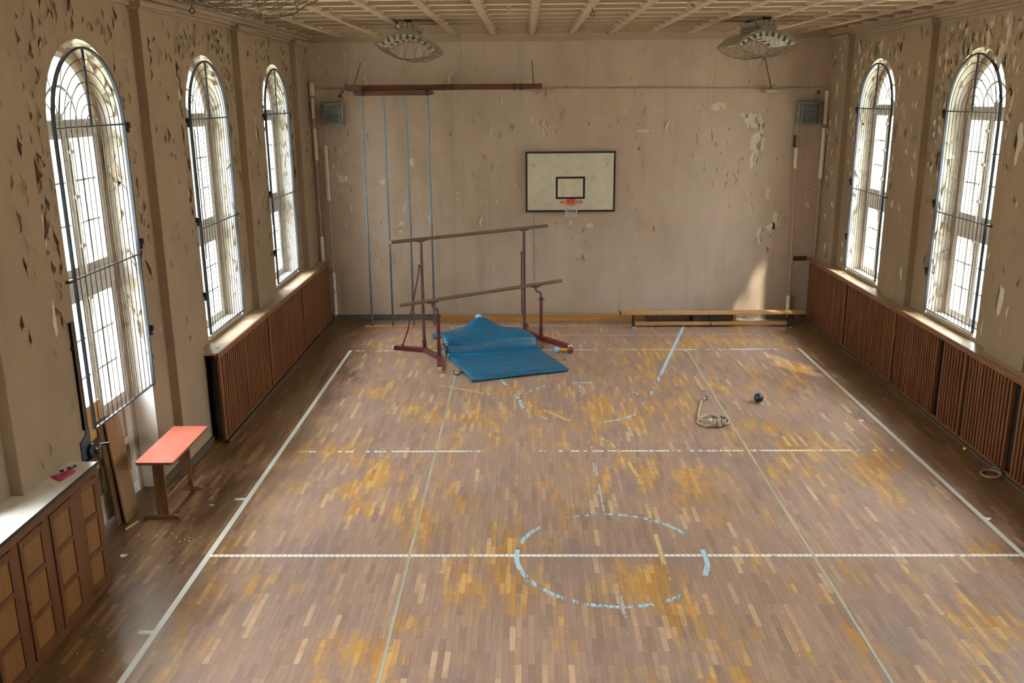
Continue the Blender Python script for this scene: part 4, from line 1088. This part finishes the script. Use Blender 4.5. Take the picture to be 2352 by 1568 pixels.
def roll(name, x0, x1, y, r, label, seed):
    """loosely rolled mat: a spiral section with some sag"""
    t = Thing(name, label, 'rolled mat', ((x0+x1)/2, y, 0), 'grey rolled mats behind the bench')
    b = MB(); b.keep = True; nx = 14; rows = []
    for i in range(nx+1):
        x = x0+(x1-x0)*i/nx; ring = []
        for k in range(54):
            a = -PI/2+2*PI*k/22; rr = r-.045*k/22+.012*mnoise.noise(V((x*2.5, a, seed)))
            sag = 1-.18*(.5+.5*mnoise.noise(V((x*1.7, seed, 0))))
            ring.append(b.bm.verts.new((x+.015*mnoise.noise(V((k*.3, seed, i))), y+1.15*rr*math.cos(a), r*sag+rr*math.sin(a)*sag+.006)))
        rows.append(ring)
    for A, B in zip(rows, rows[1:]):
        for k in range(53): b.face([A[k], A[k+1], B[k+1], B[k]])
    lo = min(v.co.z for v in b.bm.verts)
    for v in b.bm.verts: v.co.z -= lo-.004
    o = t.part(b, 'sheet', M['grey_felt'], smooth='all')
    s = o.modifiers.new('thick', 'SOLIDIFY'); s.thickness = .012; s.offset = 1
roll('rolled_mat', 2.42, 3.32, -.43, .135, 'dark grey rolled mat behind the left part of the bench', 2.0)
roll('rolled_mat', 3.36, 4.16, -.44, .15, 'lighter grey rolled mat behind the middle of the bench', 5.0)

# ------------------------------------------------------------------ parallel bars
t = Thing('uneven_bars', 'dark red uneven bars with two wooden rails above the blue mat', 'gymnastic bars', (-.9, -2.1, 0))
TL, TR = V((-1.88,-2.5,0)), V((-.05,-1.19,0)); LL, LR = V((-1.56,-3.03,0)), V((.27,-1.70,0))
d = (TR-TL).normalized(); pv = V((-d.y, d.x, 0))
def rail(a, b, z, label):
    m = MB(); a, b = V(a), V(b); a.z = b.z = z; m.tube([a, b], .026, 14, r2=.031); t.part(m, 'rail', M['bar_wood'], smooth=True, label=label)
rail((-2.37,-2.85,0), (.40,-.88,0), 2.075, 'upper wooden rail'); rail((-2.18,-3.30,0), (.675,-1.21,0), 1.055, 'lower wooden rail')
for a in (TL, TR):
    m = MB(); m.tube([a+V((0,0,.05)), a+V((0,0,.21))], .036, 12); m.tube([a+V((0,0,.21)), a+V((0,0,.225))], .040, 12); m.tube([a+V((0,0,.225)), a+V((0,0,2.0))], .029, 12); m.tube([a+V((0,0,1.99)), a+V((0,0,2.035))], .020, 10)
    t.part(m, 'post', M['post_paint'], smooth=True, label='tall dusty post')
    m = MB(); m.beam(a-d*.11+V((0,0,2.045)), a+d*.11+V((0,0,2.045)), .05, .014); m.beam(a-d*.06+V((0,0,2.035)), a+d*.06+V((0,0,2.035)), .045, .02); t.part(m, 'saddle', M['red_paint'], bevel=.003)
for a in (LL, LR):
    off = a+V((-.10,.10,0))
    m = MB(); m.tube([a+V((0,0,.05)), a+V((0,0,.28))], .036, 12); m.tube([a+V((0,0,.28)), a+V((0,0,.80))], .031, 12); m.tube([a+V((0,0,.775)), a+V((0,0,.83))], .040, 12); m.beam(a+V((.02,-.02,.80)), a+V((.07,-.03,.80)), .014, .014)
    t.part(m, 'post', M['red_paint'], smooth=True, label='short post')
    m = MB(); m.tube(spline([a+V((0,0,.82)), a+V((0,0,.87)), a+V((-.02,.02,.92)), a+V((-.075,.075,.935)), off+V((0,0,.965)), off+V((0,0,1.02))], 6), .020, 10); t.part(m, 'swan_neck', M['red_paint'], smooth=True)
    m = MB(); m.beam(off-d*.11+V((0,0,1.022)), off+d*.11+V((0,0,1.022)), .05, .014); m.beam(off-d*.06+V((0,0,1.012)), off+d*.06+V((0,0,1.012)), .045, .02); t.part(m, 'saddle', M['red_paint'], bevel=.003)
def foot(pts, cap):
    P = [V((x,y,.045)) for x, y in pts]; m = MB()
    for a, b in zip(P, P[1:]): m.beam(a-(b-a).normalized()*.03, b+(b-a).normalized()*.03, .085, .078)
    t.part(m, 'base_beam', M['red_paint'], bevel=.006)
    m = MB(); a, b = P[-2], P[-1]; dd = (b-a).normalized()
    m.beam(b+dd*.03, b+dd*(.03+cap), .075, .07); t.part(m, 'foot_block', M['lagging'] if cap < .1 else M['wood_strip'], bevel=.006, label='pale worn foot end')
foot([(-1.90,-2.52),(-2.42,-2.37)], .05); foot([(-1.88,-2.5),(-1.56,-3.03)], .0); foot([(-1.56,-3.03),(-1.49,-3.72)], .12)
foot([(-.05,-1.19),(-.01,-.72)], .04); foot([(-.05,-1.19),(.27,-1.70)], .0); foot([(.27,-1.70),(.76,-2.33)], .05)
for pts in ([(-1.92,-2.53,1.60),(-1.955,-2.49,1.40),(-2.19,-2.43,.36),(-2.29,-2.41,.11)], [(-.10,-1.21,1.60),(-.10,-1.14,1.40),(-.10,-.85,.36),(-.03,-.80,.11)]):
    m = MB(); m.tube([V(p) for p in pts], .0125, 8); m.ball(pts[0], .024, 10); m.ball(pts[-1], .024, 10); t.part(m, 'brace', M['red_paint'], smooth=True)

# ------------------------------------------------------------------ blue soft mat
t = Thing('soft_mat', 'large blue vinyl soft mat lying half folded under the bars', 'gym mat', (-.3, -3.2, 0))
A = V((-.90,-4.40,0)); e1 = V((.94,.345,0)).normalized(); e2 = V((-.345,.94,0)).normalized()
NS, NW, LS, LW = 96, 56, 2.72, 1.72
def sst(x, a, b):
    x = max(0, min(1, (x-a)/(b-a))); return x*x*(3-2*x)
def top(s, w):
    u = w/LW
    fold = 1.56-.04*u+.03*math.sin(u*7)
    z = .082
    q = max(0, min(1, (s-fold)/.58)); z += (.285-.03*u)*math.sqrt(1-(1-q)**2)
    pk = math.exp(-((w-.86)/.30)**2-((s-2.36)/.27)**2); z += .21*pk
    z -= .16*sst(s, 2.05, 2.7)*(1-.6*math.exp(-((w-.86)/.35)**2))
    z -= .07*sst(u, .80, 1.0)*sst(s, fold+.05, fold+.4)
    # creases across the fold, cushion sag and puckered edges
    cr = math.exp(-((s-fold-.04)/.22)**2)
    z += cr*(.026*math.sin(s*58+2.5*math.sin(w*3.1)+w*2)*(.5+.5*math.sin(w*4+1))+.020*mnoise.noise(V((w*2.2,s*15,1))))
    z += .016*mnoise.noise(V((w*1.5,s*1.6,4)))+.005*mnoise.noise(V((w*4,s*10,8)))
    e = min(s, w, LW-w)
    z += .006*math.sin((w if s < .1 else s)*70)*math.exp(-e/.05)
    z -= .035*(1-sst(e, 0, .07))
    return z
b = MB(); b.keep = True; gt, gb = [], []
for i in range(NS+1):
    s = LS*i/NS; rt, rb = [], []
    for j in range(NW+1):
        w = LW*j/NW; ru = .0
        ns_, nw_ = i/NS, j/NW
        x = A + e1*w + e2*s
        lean = .10*sst(s, 1.5, 1.72)                   # the fold leans back over itself
        x = x - e2*lean
        z = max(top(s, w), .03)
        rt.append(b.bm.verts.new((x.x, x.y, z)))
        ins = .025
        w2 = min(max(w, ins), LW-ins); s2 = min(max(s, ins), LS-ins); y = A+e1*w2+e2*s2-e2*.10*sst(s, 1.5, 1.72)
        flat = sst(s, 1.45, 1.62)
        rb.append(b.bm.verts.new((y.x, y.y, max(.004, (z-.085)*flat+.004))))
    gt.append(rt); gb.append(rb)
for i in range(NS):
    for j in range(NW):
        b.face([gt[i][j], gt[i][j+1], gt[i+1][j+1], gt[i+1][j]]); b.face([gb[i][j], gb[i+1][j], gb[i+1][j+1], gb[i][j+1]])
for i in range(NS):
    b.face([gt[i][0], gt[i+1][0], gb[i+1][0], gb[i][0]]); b.face([gt[i+1][NW], gt[i][NW], gb[i][NW], gb[i+1][NW]])
for j in range(NW):
    b.face([gt[0][j+1], gt[0][j], gb[0][j], gb[0][j+1]]); b.face([gt[NS][j], gt[NS][j+1], gb[NS][j+1], gb[NS][j]])
t.part(b, 'cover', M['blue_mat'], smooth='all')
P = lambda s, w, z: tuple(A+e1*w+e2*s+V((0,0,z)))
m = MB(); m.tube(spline([P(.90,1.70,.03),P(.92,1.80,.03),P(.83,1.91,.02),P(.70,1.93,.012),P(.66,1.86,.012),P(.74,1.78,.02),P(.84,1.70,.03)],6), .009, 6, r2=.003); t.part(m, 'handle_strap', M['strap_dark'], smooth=True)
m = MB()
for q in ([P(.62,.02,.03),P(.60,-.08,.03),P(.55,-.15,.07),P(.48,-.17,.045),P(.47,-.12,.012),P(.53,-.05,.02),P(.57,.02,.03)],): m.tube(spline(q,6), .014, 6, r2=.004)
t.part(m, 'handle_strap', M['strap'], smooth=True)
m = MB(); m.tube(spline([P(1.62,1.70,.05),P(1.64,1.80,.05),P(1.56,1.86,.03),P(1.5,1.78,.012)],6), .018, 6, r2=.004); t.part(m, 'handle_strap', M['strap'], smooth=True)
pk = A+e1*.85+e2*(2.46-.10)
mb = MB(); mb.ball((pk.x, pk.y+.12, .475), .062, 20); tag(mb.build('painted_ball', M['ball_blue'], smooth=True), 'pale blue ball showing behind the peak of the blue mat', 'ball')
# grey folded mat peeping out at the left
mb = MB(); ol = [tuple(p)[:2] for p in smoothline([(-1.69,-2.66,0),(-1.66,-2.52,0),(-1.56,-2.48,0),(-1.47,-2.50,0),(-1.40,-2.62,0),(-1.41,-2.80,0),(-1.46,-2.86,0),(-1.52,-2.76,0),(-1.57,-2.74,0),(-1.64,-2.70,0)])]
heap(mb, ol, .13, .002, 6.0); tag(mb.build('leather_pad', M['grey_mat'], smooth='all'), 'crumpled grey leather pad sticking out from under the left edge of the blue mat', 'pad')

# ------------------------------------------------------------------ small things on the floor
t = Thing('wooden_dumbbell', 'wooden dumbbell with a pale blue and a maroon ball beside the blue mat', 'dumbbell', (.65, -2.63, 0))
a, c = V((.535,-2.62,.06)), V((.785,-2.66,.066))
m = MB(); m.ball(a, .058, 22); t.part(m, 'ball', M['ball_blue'], smooth=True, label='pale blue ball')
m = MB(); m.ball(c, .064, 22); t.part(m, 'ball', M['ball_red'], smooth=True, label='maroon ball')
m = MB(); m.tube([a, c], .032, 16); t.part(m, 'handle', M['club_orange'], smooth=True)
mb = MB(); mb.ball((3.50,-5.43,.0735), .072, 28); tag(mb.build('rubber_ball', M['ball_black'], smooth=True), 'black rubber ball on the floor to the right of the rope', 'ball')
mb = MB(); mb.ball((5.70,-7.37,.0215), .021, 16); tag(mb.build('small_ball', M['yellow'], smooth=True), 'tiny yellow ball at the foot of the right radiator screen', 'ball')
t = Thing('gym_ring', 'wooden gymnastic ring with a teal strap by the right radiator screen', 'gym ring', (5.64, -8.2, 0))
m = MB(); m.tube([(5.635+.105*math.cos(2*PI*i/32), -8.20+.115*math.sin(2*PI*i/32), .019+.012*math.cos(2*PI*i/32)+.006) for i in range(32)], .0155, 12, True); t.part(m, 'ring', M['ring_wood'], smooth=True)
m = MB(); m.tube(spline([(5.70,-8.12,.03),(5.72,-8.07,.055),(5.735,-8.15,.07),(5.735,-8.24,.05),(5.74,-8.31,.02),(5.73,-8.36,.008)],6), .020, 6, r2=.003); t.part(m, 'strap', M['teal'], smooth=True)
# rope
t = Thing('climbing_rope', 'pale hemp rope with loops and a fat knot lying on the floor', 'rope', (2.63, -6.1, 0))
r = .0165; z = .019
m = MB(); m.tube(spline([(2.68,-5.33,z),(2.64,-5.42,z),(2.585,-5.62,z),(2.51,-5.90,z),(2.462,-6.13,z),(2.462,-6.27,z+.01),(2.51,-6.36,.045),(2.575,-6.43,.05),(2.62,-6.48,.05)],8), r, 10); t.part(m, 'rope', M['rope'], smooth=True)
m = MB(); m.tube(spline([(2.60,-6.50,.045),(2.52,-6.51,z),(2.45,-6.43,z),(2.42,-6.32,z),(2.47,-6.20,z+.012),(2.56,-6.11,.035),(2.65,-6.08,.04),(2.72,-6.13,.04),(2.755,-6.24,.04),(2.76,-6.36,.04),(2.72,-6.45,.045)],8), r, 10); t.part(m, 'rope', M['rope'], smooth=True, label='inner loop')
m = MB(); m.tube(spline([(2.66,-6.09,z),(2.74,-6.075,z),(2.82,-6.10,z),(2.865,-6.20,z),(2.868,-6.31,z),(2.82,-6.41,z),(2.75,-6.46,.035),(2.70,-6.47,.05)],8), r, 10); t.part(m, 'rope', M['rope'], smooth=True, label='outer loop')
m = MB()
for k, (c, rad) in enumerate((((2.635,-6.49,.055),.042), ((2.605,-6.475,.045),.038), ((2.665,-6.50,.06),.045))):
    c = V(c); m.tube([c+V((.014*(k-1), rad*math.cos(2*PI*i/20), rad*.85*math.sin(2*PI*i/20)+.006)) for i in range(20)], .0185, 8, True)
m.tube(spline([(2.60,-6.44,.06),(2.64,-6.50,.105),(2.69,-6.52,.07),(2.68,-6.55,.03)],6), .019, 8); m.ball((2.64,-6.49,.055), .045, 12); t.part(m, 'knot', M['rope'], smooth=True)
m = MB()
for k in range(3):
    c = V((2.725+.022*k,-6.47+.01*k,.055)); m.tube([c+V((.012*math.sin(2*PI*i/18), .040*math.cos(2*PI*i/18), .036*math.sin(2*PI*i/18))) for i in range(18)], .015, 8, True)
t.part(m, 'knot', M['rope'], smooth=True, label='smaller knot')
m = MB(); m.tube(spline([(2.60,-6.20,.02),(2.625,-6.26,.035),(2.60,-6.33,.03)],6), .013, 8); t.part(m, 'rope_end', M['cord'], smooth=True, label='frayed pale end')
m = MB(); m.tube([(2.665,-5.37,.025),(2.70,-5.30,.025)], .030, 10); t.part(m, 'whipping', M['rope'], smooth=True)
m = MB(); m.tube([(2.735+.032*math.cos(2*PI*i/18),-5.255+.04*math.sin(2*PI*i/18),.022+.010*math.sin(2*PI*i/18)) for i in range(18)], .0115, 8, True); m.tube([(2.70,-5.29,.025),(2.715,-5.28,.025)], .014, 8); t.part(m, 'metal_eye', M['steel'], smooth=True)

# ------------------------------------------------------------------ fluorescent ceiling lamps with wire guards
def make_lamp():
    t = Thing('ceiling_lamp', 'x', 'lamp', (0,0,0), 'arched strip lamps under the ceiling', local=True)
    R, zc = .634, -.18-.634; am = math.asin(.48/R); L = .55
    pt = lambda a, rr, y: V((rr*math.sin(a), y, zc+rr*math.cos(a)))
    n = 22; A = [-am+2*am*i/n for i in range(n+1)]
    for ya, yb in ((-.47,-.37),(.34,.44)):
        b = MB(); b.box((-.055,ya,-.055),(.055,yb,.0)); t.part(b, 'ceiling_mount', M['black'])
    b = MB(); b.box((-.135,-.55,-.10),(.135,.52,-.045)); b.box((-.12,-.54,-.185),(.12,.50,-.10)); t.part(b, 'ballast_box', M['lamp_shell'], bevel=.006)
    b = MB()
    for k in range(9):
        for s in (-1,1): b.box((s*.119,-.42+k*.09,-.165),(s*.1215,-.37+k*.09,-.12))
    for x in (-.08,0,.08):
        b.box((x-.012,-.5425,-.125),(x+.012,-.54,-.108)); b.box((x-.010,-.5525,-.085),(x+.010,-.55,-.055))
    t.part(b, 'vent_slot', M['black'])
    b = MB(); b.keep = True
    for a, c in zip(A, A[1:]): b.quad(pt(a,R,-L), pt(c,R,-L), pt(c,R,L), pt(a,R,L))
    for s in (-1, 1):
        a = s*am; b.tube([pt(a,R-.006,-L), pt(a,R-.006,L)], .010, 6)
    t.part(b, 'shell', M['lamp_shell'], smooth=True)
    b = MB(); b.keep = True
    for a, c in zip(A, A[1:]): b.quad(pt(a,R-.014,-L+.01), pt(a,R-.014,L-.01), pt(c,R-.014,L-.01), pt(c,R-.014,-L+.01))
    for i in range(9):
        a = math.radians(-40+10*i)
        b.quad(pt(a-.012,R-.018,-L+.02), pt(a-.012,R-.018,L-.02), pt(a,R-.045,L-.02), pt(a,R-.045,-L+.02)); b.quad(pt(a+.012,R-.018,-L+.02), pt(a,R-.045,-L+.02), pt(a,R-.045,L-.02), pt(a+.012,R-.018,L-.02))
    t.part(b, 'reflector', M['lamp_white'])
    for y in (-L-.018, L-.012):
        b = MB()
        for a, c in zip(A, A[1:]):
            b.prism([pt(a,R+.004,y), pt(c,R+.004,y), pt(c,R-.036,y), pt(a,R-.036,y)], (0,.03,0))
        t.part(b, 'end_band', M['lamp_shell'])
    for i in range(9):
        a = math.radians(-40+10*i)
        b = MB(); b.tube([pt(a,R-.085,-L+.07), pt(a,R-.085,L-.07)], .0135, 10); o = t.part(b, 'fluorescent_tube', M['tube_glass'], smooth=True)
        for y in (-L+.05, L-.07):
            h = MB(); u = pt(a,1,0)-pt(a,0,0); s = V((u.z,0,-u.x)); P0 = pt(a,R-.016,y); P1 = pt(a,R-.108,y)
            h.prism([P0-s*.021, P0+s*.021, P1+s*.021, P1-s*.021], (0,.022,0)); t.part(h, 'lamp_holder', M['strap'], bevel=.004, seg=1)
    b = MB(); rnd = random.Random(3); rows = []
    for j in range(9):
        y = -L-.03+(2*L+.06)*j/8; row = []
        for i in range(15):
            x = -.49+.98*i/14; s = 1-(x/.5)**2
            row.append(V((x+rnd.uniform(-.012,.012), y+rnd.uniform(-.015,.015), -.405-.185*s*(1+rnd.uniform(-.08,.05))-.01*abs(j-4)*0)))
        row[0] = V((-.485,y,-.40)); row[-1] = V((.485,y,-.40)); rows.append(row)
    for j in (0, 8): b.tube(spline(rows[j],3), .0042, 5)
    for j in range(1, 8): b.tube(spline(rows[j],2), .0022, 4)
    for j in range(8):
        for i in range(0, 15):
            i2 = max(0, min(14, i+rnd.choice((-1,1)))); b.tube([rows[j][i], (rows[j][i]+rows[j+1][i2])/2+V((rnd.uniform(-.02,.02),0,rnd.uniform(-.008,.01))), rows[j+1][i2]], .0020, 4)
    for j in (0, 8):
        for i in range(1, 14, 2):
            for s in (-1, 1):
                x = rows[j][i].x+s*.05; x = max(-.44, min(.44, x)); b.tube([rows[j][i], V((x, rows[j][i].y*.97, zc+math.sqrt(max(.01,(R-.03)**2-x*x))))], .0021, 4)
    t.part(b, 'wire_guard', M['wire'])
    c = MB(); c.tube(spline([(-.06,-.42,-.02),(-.16,-.47,-.05),(-.185,-.50,-.10),(-.17,-.53,-.15),(-.12,-.548,-.17)],6), .007, 6); t.part(c, 'cable', M['black'], smooth=True)
    return t.o
l0 = make_lamp(); l0.location = (-1.80,-3.35,5.66); l0.rotation_euler = (0,.10,.0); l0['label'] = 'arched strip lamp with wire guard hanging above the climbing poles'
l1 = copy_tree(l0); l1.location = (3.70,-3.15,5.66); l1.rotation_euler = (0,0,.085); l1['label'] = 'arched strip lamp with wire guard hanging right of the basketball board'
l2 = copy_tree(l0); l2.location = (-1.97,-12.02,5.66); l2.rotation_euler = (.0,.02,-.03); l2['label'] = 'lamp cut off by the top edge, only its bent wire guard showing'

# hooks and hanging irons under the ceiling
def hook(x, y, label, z=5.645):
    mb = MB(); mb.tube([(x,y,z),(x,y,z-.05)], .007, 6); mb.tube([(x+.03*math.sin(2*PI*i/20), y, z-.078-.03*math.cos(2*PI*i/20)*-1) for i in range(20)], .007, 6, True)
    tag(mb.build('ceiling_ring', M['iron_rod'], smooth=True), label, 'ring hook')
hook(.90, -5.55, 'iron ring hook hanging from the middle of the coffered ceiling')
hook(-4.10, -6.75, 'iron ring hook at the left cornice above the second grille', 5.63)
for x, y, h, label in ((-.215, -5.9, .10, 'short flat iron hanging from the ceiling left of the ring hook'), (-2.55, -5.95, .10, 'short flat iron hanging from the ceiling above the climbing poles'), (2.12, -6.0, .09, 'short flat iron hanging from the ceiling right of the ring hook')):
    mb = MB(); mb.box((x-.022,y-.006,5.66-h),(x+.022,y+.006,5.66)); mb.box((x-.03,y-.03,5.645),(x+.03,y+.03,5.66)); tag(mb.build('ceiling_iron', M['pipe'], bevel=.003), label, 'hanging iron')

# ------------------------------------------------------------------ fallen paint
random.seed(77)
def chip(mb, x, y, z, s):
    a = random.uniform(0, 6.28); pts = []
    for i in range(5):
        b = a+2*PI*i/5+random.uniform(-.3,.3); r = s*random.uniform(.5,1.1); pts.append(mb.bm.verts.new((x+r*math.cos(b), y+r*math.sin(b), z+random.uniform(0,s*.5))))
    mb.face(pts)
mb = MB(); mb.keep = True
for k in range(150): chip(mb, XL+random.betavariate(1.1,3)*2.2+.35, random.uniform(-12,-6.8), .002, random.uniform(.002,.009))
for k in range(110): chip(mb, 5.7-random.betavariate(1.1,3)*1.6, random.uniform(-10,-.3), .002, random.uniform(.003,.013))
for k in range(80): chip(mb, random.uniform(-3.2,5), random.uniform(-12,-.6), .002, random.uniform(.002,.009))
for k in range(60): chip(mb, random.uniform(-4.2,-3.5), random.uniform(-9.9,-8.6), .002, random.uniform(.004,.014))
for k in range(46): chip(mb, random.uniform(-4.25,-4.09), random.uniform(-7.0,-.3), 1.264, random.uniform(.006,.02))
for k in range(30): chip(mb, random.uniform(5.80,5.90), random.uniform(-9,-.3), 1.264, random.uniform(.005,.016))
tag(mb.build('paint_crumbs', M['debris']), 'pale crumbs of fallen paint strewn over the floor and sills', 'paint crumbs', kind='stuff')
for (x, y, s, lab) in ((-4.13,-10.19,.05,'pale curled paint flake on the floor beside the cupboard end'), (5.02,-9.37,.05,'white paint flake on the floor outside the right side line'), (4.75,-6.25,.06,'white paint flake on the floor near the right side line'), (-3.62,-9.0,.035,'pale paint flake on the floor in front of the red table')):
    mb = MB(); n = 6; rows = []
    for i in range(n):
        a = -.7+1.4*i/(n-1); rows.append([mb.bm.verts.new((x+s*math.sin(a)*1.1, y+s*v*(.8+.3*math.cos(3*a)), .003+s*.5*(math.cos(.7)*-1+math.cos(a))*-1+s*.14)) for v in (-.6,-.2,.25,.6)])
    for p, q in zip(rows, rows[1:]):
        for k in range(3): mb.face([p[k], p[k+1], q[k+1], q[k]])
    lo = min(v.co.z for v in mb.bm.verts)
    for v in mb.bm.verts: v.co.z -= lo-.003
    tag(mb.build('paint_flake', M['debris']), lab, 'paint flake', 'larger paint flakes on the floor')
# ------------------------------------------------------------------ outside: ground and trees
mb = MB(); mb.quad((-60,-70,-1.0),(-4.96,-70,-1.0),(-4.96,50,-1.0),(-60,50,-1.0)); mb.quad((6.62,-70,-1.0),(60,-70,-1.0),(60,50,-1.0),(6.62,50,-1.0))
tag(mb.build('meadow_ground', M['grass']), kind='structure')
def tree(x, y, h, r, n, leaf, label, seed, zc=None, hole=0):
    rnd = random.Random(seed); t = Thing('tree', label, 'tree', (x,y,-1), 'trees outside the windows')
    b = MB(); b.tube([(x,y,-1.0),(x+.1,y,h*.4),(x,y+.1,h*.75)], [.2,.16,.07], 8)
    for k in range(6):
        a = 2*PI*k/6; b.tube([(x,y,h*(.35+.05*k)),(x+r*.6*math.cos(a),y+r*.6*math.sin(a),h*(.55+.06*k))], [.08,.025], 6)
    t.part(b, 'trunk', M['bark'], smooth=True)
    b = MB(); b.keep = True; zc = zc or h*.72; cl = []
    for k in range(16): 
        v = V((rnd.gauss(0,1),rnd.gauss(0,1),rnd.gauss(0,1))).normalized()*rnd.uniform(.3,.9); cl.append(V((x+v.x*r,y+v.y*r,zc+v.z*r*.8)))
    for k in range(n):
        c = rnd.choice(cl); v = V((rnd.gauss(0,1),rnd.gauss(0,1),rnd.gauss(0,1))).normalized()*(rnd.random()**.4)*r*.42
        p = c+v; u = V((rnd.gauss(0,1),rnd.gauss(0,1),rnd.gauss(0,1))).normalized(); w = u.orthogonal().normalized(); s = leaf*rnd.uniform(.6,1.3)
        b.quad(p-u*s, p+w*s*.6, p+u*s, p-w*s*.6)
    o = t.part(b, 'foliage', M['leaf'], kind='stuff')
tree(10.0, -15.6, 11.0, 3.9, 9000, .17, 'unseen leafy tree added to block sun from the nearer right windows', 1, 9.3)  # dense crown out of view, added to keep sun off the nearer windows
tree(10.0, -24.2, 11.0, 3.9, 6000, .19, 'unseen leafy tree added behind the camera to block sun, right side', 2, 9.3)  # second added crown, out of view, blocks sun from the rearmost windows
tree(9.4, -8.9, 9.8, 2.3, 520, .13, 'thin-leaved tree outside the far right windows', 3, 8.2)
tree(-13.5, -6.5, 8.5, 3.2, 2600, .2, 'leafy tree outside the left windows', 4)
tree(-15.0, 1.0, 8.0, 3.0, 2600, .2, 'leafy tree outside the far left windows', 5)
tree(15.5, -1.5, 8.0, 2.8, 2200, .2, 'leafy tree beyond the right windows', 6)

# ------------------------------------------------------------------ sky, sun and window portals
w = bpy.data.worlds.new('sky'); scene.world = w; w.use_nodes = True
bg = w.node_tree.nodes['Background']; wt = w.node_tree; tc = wt.nodes.new('ShaderNodeTexCoord'); sp = wt.nodes.new('ShaderNodeSeparateXYZ'); rp = wt.nodes.new('ShaderNodeValToRGB')
wt.links.new(tc.outputs['Generated'], sp.inputs[0]); wt.links.new(sp.outputs[2], rp.inputs[0]); wt.links.new(rp.outputs[0], bg.inputs[0])
e = rp.color_ramp.elements; e[0].position = 0.0; e[0].color = (.20,.215,.23,1); e[1].position = .9; e[1].color = (1.22,1.32,1.46,1)   # overcast: brighter towards the zenith
bg.inputs[1].default_value = SKY
def light(name, typ, loc, **kw):
    l = bpy.data.lights.new(name, typ); o = bpy.data.objects.new(name, l); COL.objects.link(o); o.location = loc
    for k, v in kw.items(): setattr(l, k, v)
    return o
s = light('sun', 'SUN', (12,-14,14), energy=SUN, angle=math.radians(3.5), color=(1.0,.93,.82))
s.rotation_euler = V((-1.0,1.35,-2.0)).to_track_quat('-Z','Y').to_euler()
for wins, x, ry in ((WIN_L, XL-.60, -PI/2), (WIN_R, XR+.60, PI/2)):
    for yc in wins:
        h = (5.1-(0 if yc == WIN_L[2] else 1.28))
        o = light('window_portal', 'AREA', (x, yc, 5.1-h/2), shape='RECTANGLE', size=h, size_y=1.55)
        o.rotation_euler = (0, ry, 0); o.data.cycles.is_portal = True

# ------------------------------------------------------------------ camera
f, p, yw, rl, hh, D = 2087.252, .2623, .0171, -.0089, 4.4922, 18.5375
fw = V((-math.sin(yw)*math.cos(p), math.cos(yw)*math.cos(p), -math.sin(p))); r0 = V((math.cos(yw), math.sin(yw), 0)); u0 = r0.cross(fw)
rt = r0*math.cos(rl)+u0*math.sin(rl); up = u0*math.cos(rl)-r0*math.sin(rl)
cam = bpy.data.cameras.new('camera'); co = bpy.data.objects.new('camera', cam); COL.objects.link(co)
co.matrix_world = Matrix(((rt.x,up.x,-fw.x,0),(rt.y,up.y,-fw.y,-D),(rt.z,up.z,-fw.z,hh),(0,0,0,1)))
cam.sensor_width = 36.0; cam.lens = f*36/2352; cam.clip_end = 300; cam.clip_start = .05
scene.camera = co
vs = scene.view_settings; scene.display_settings.display_device = 'sRGB'
vs.view_transform = 'Standard'; vs.look = 'None'; vs.gamma = 1.0; vs.use_curve_mapping = False; vs.exposure = EXPOSURE
cy = scene.cycles
cy.use_denoising = True; cy.max_bounces = 10; cy.diffuse_bounces = 7; cy.glossy_bounces = 4; cy.transparent_max_bounces = 16
cy.sample_clamp_indirect = 8.0; cy.caustics_reflective = False; cy.caustics_refractive = False
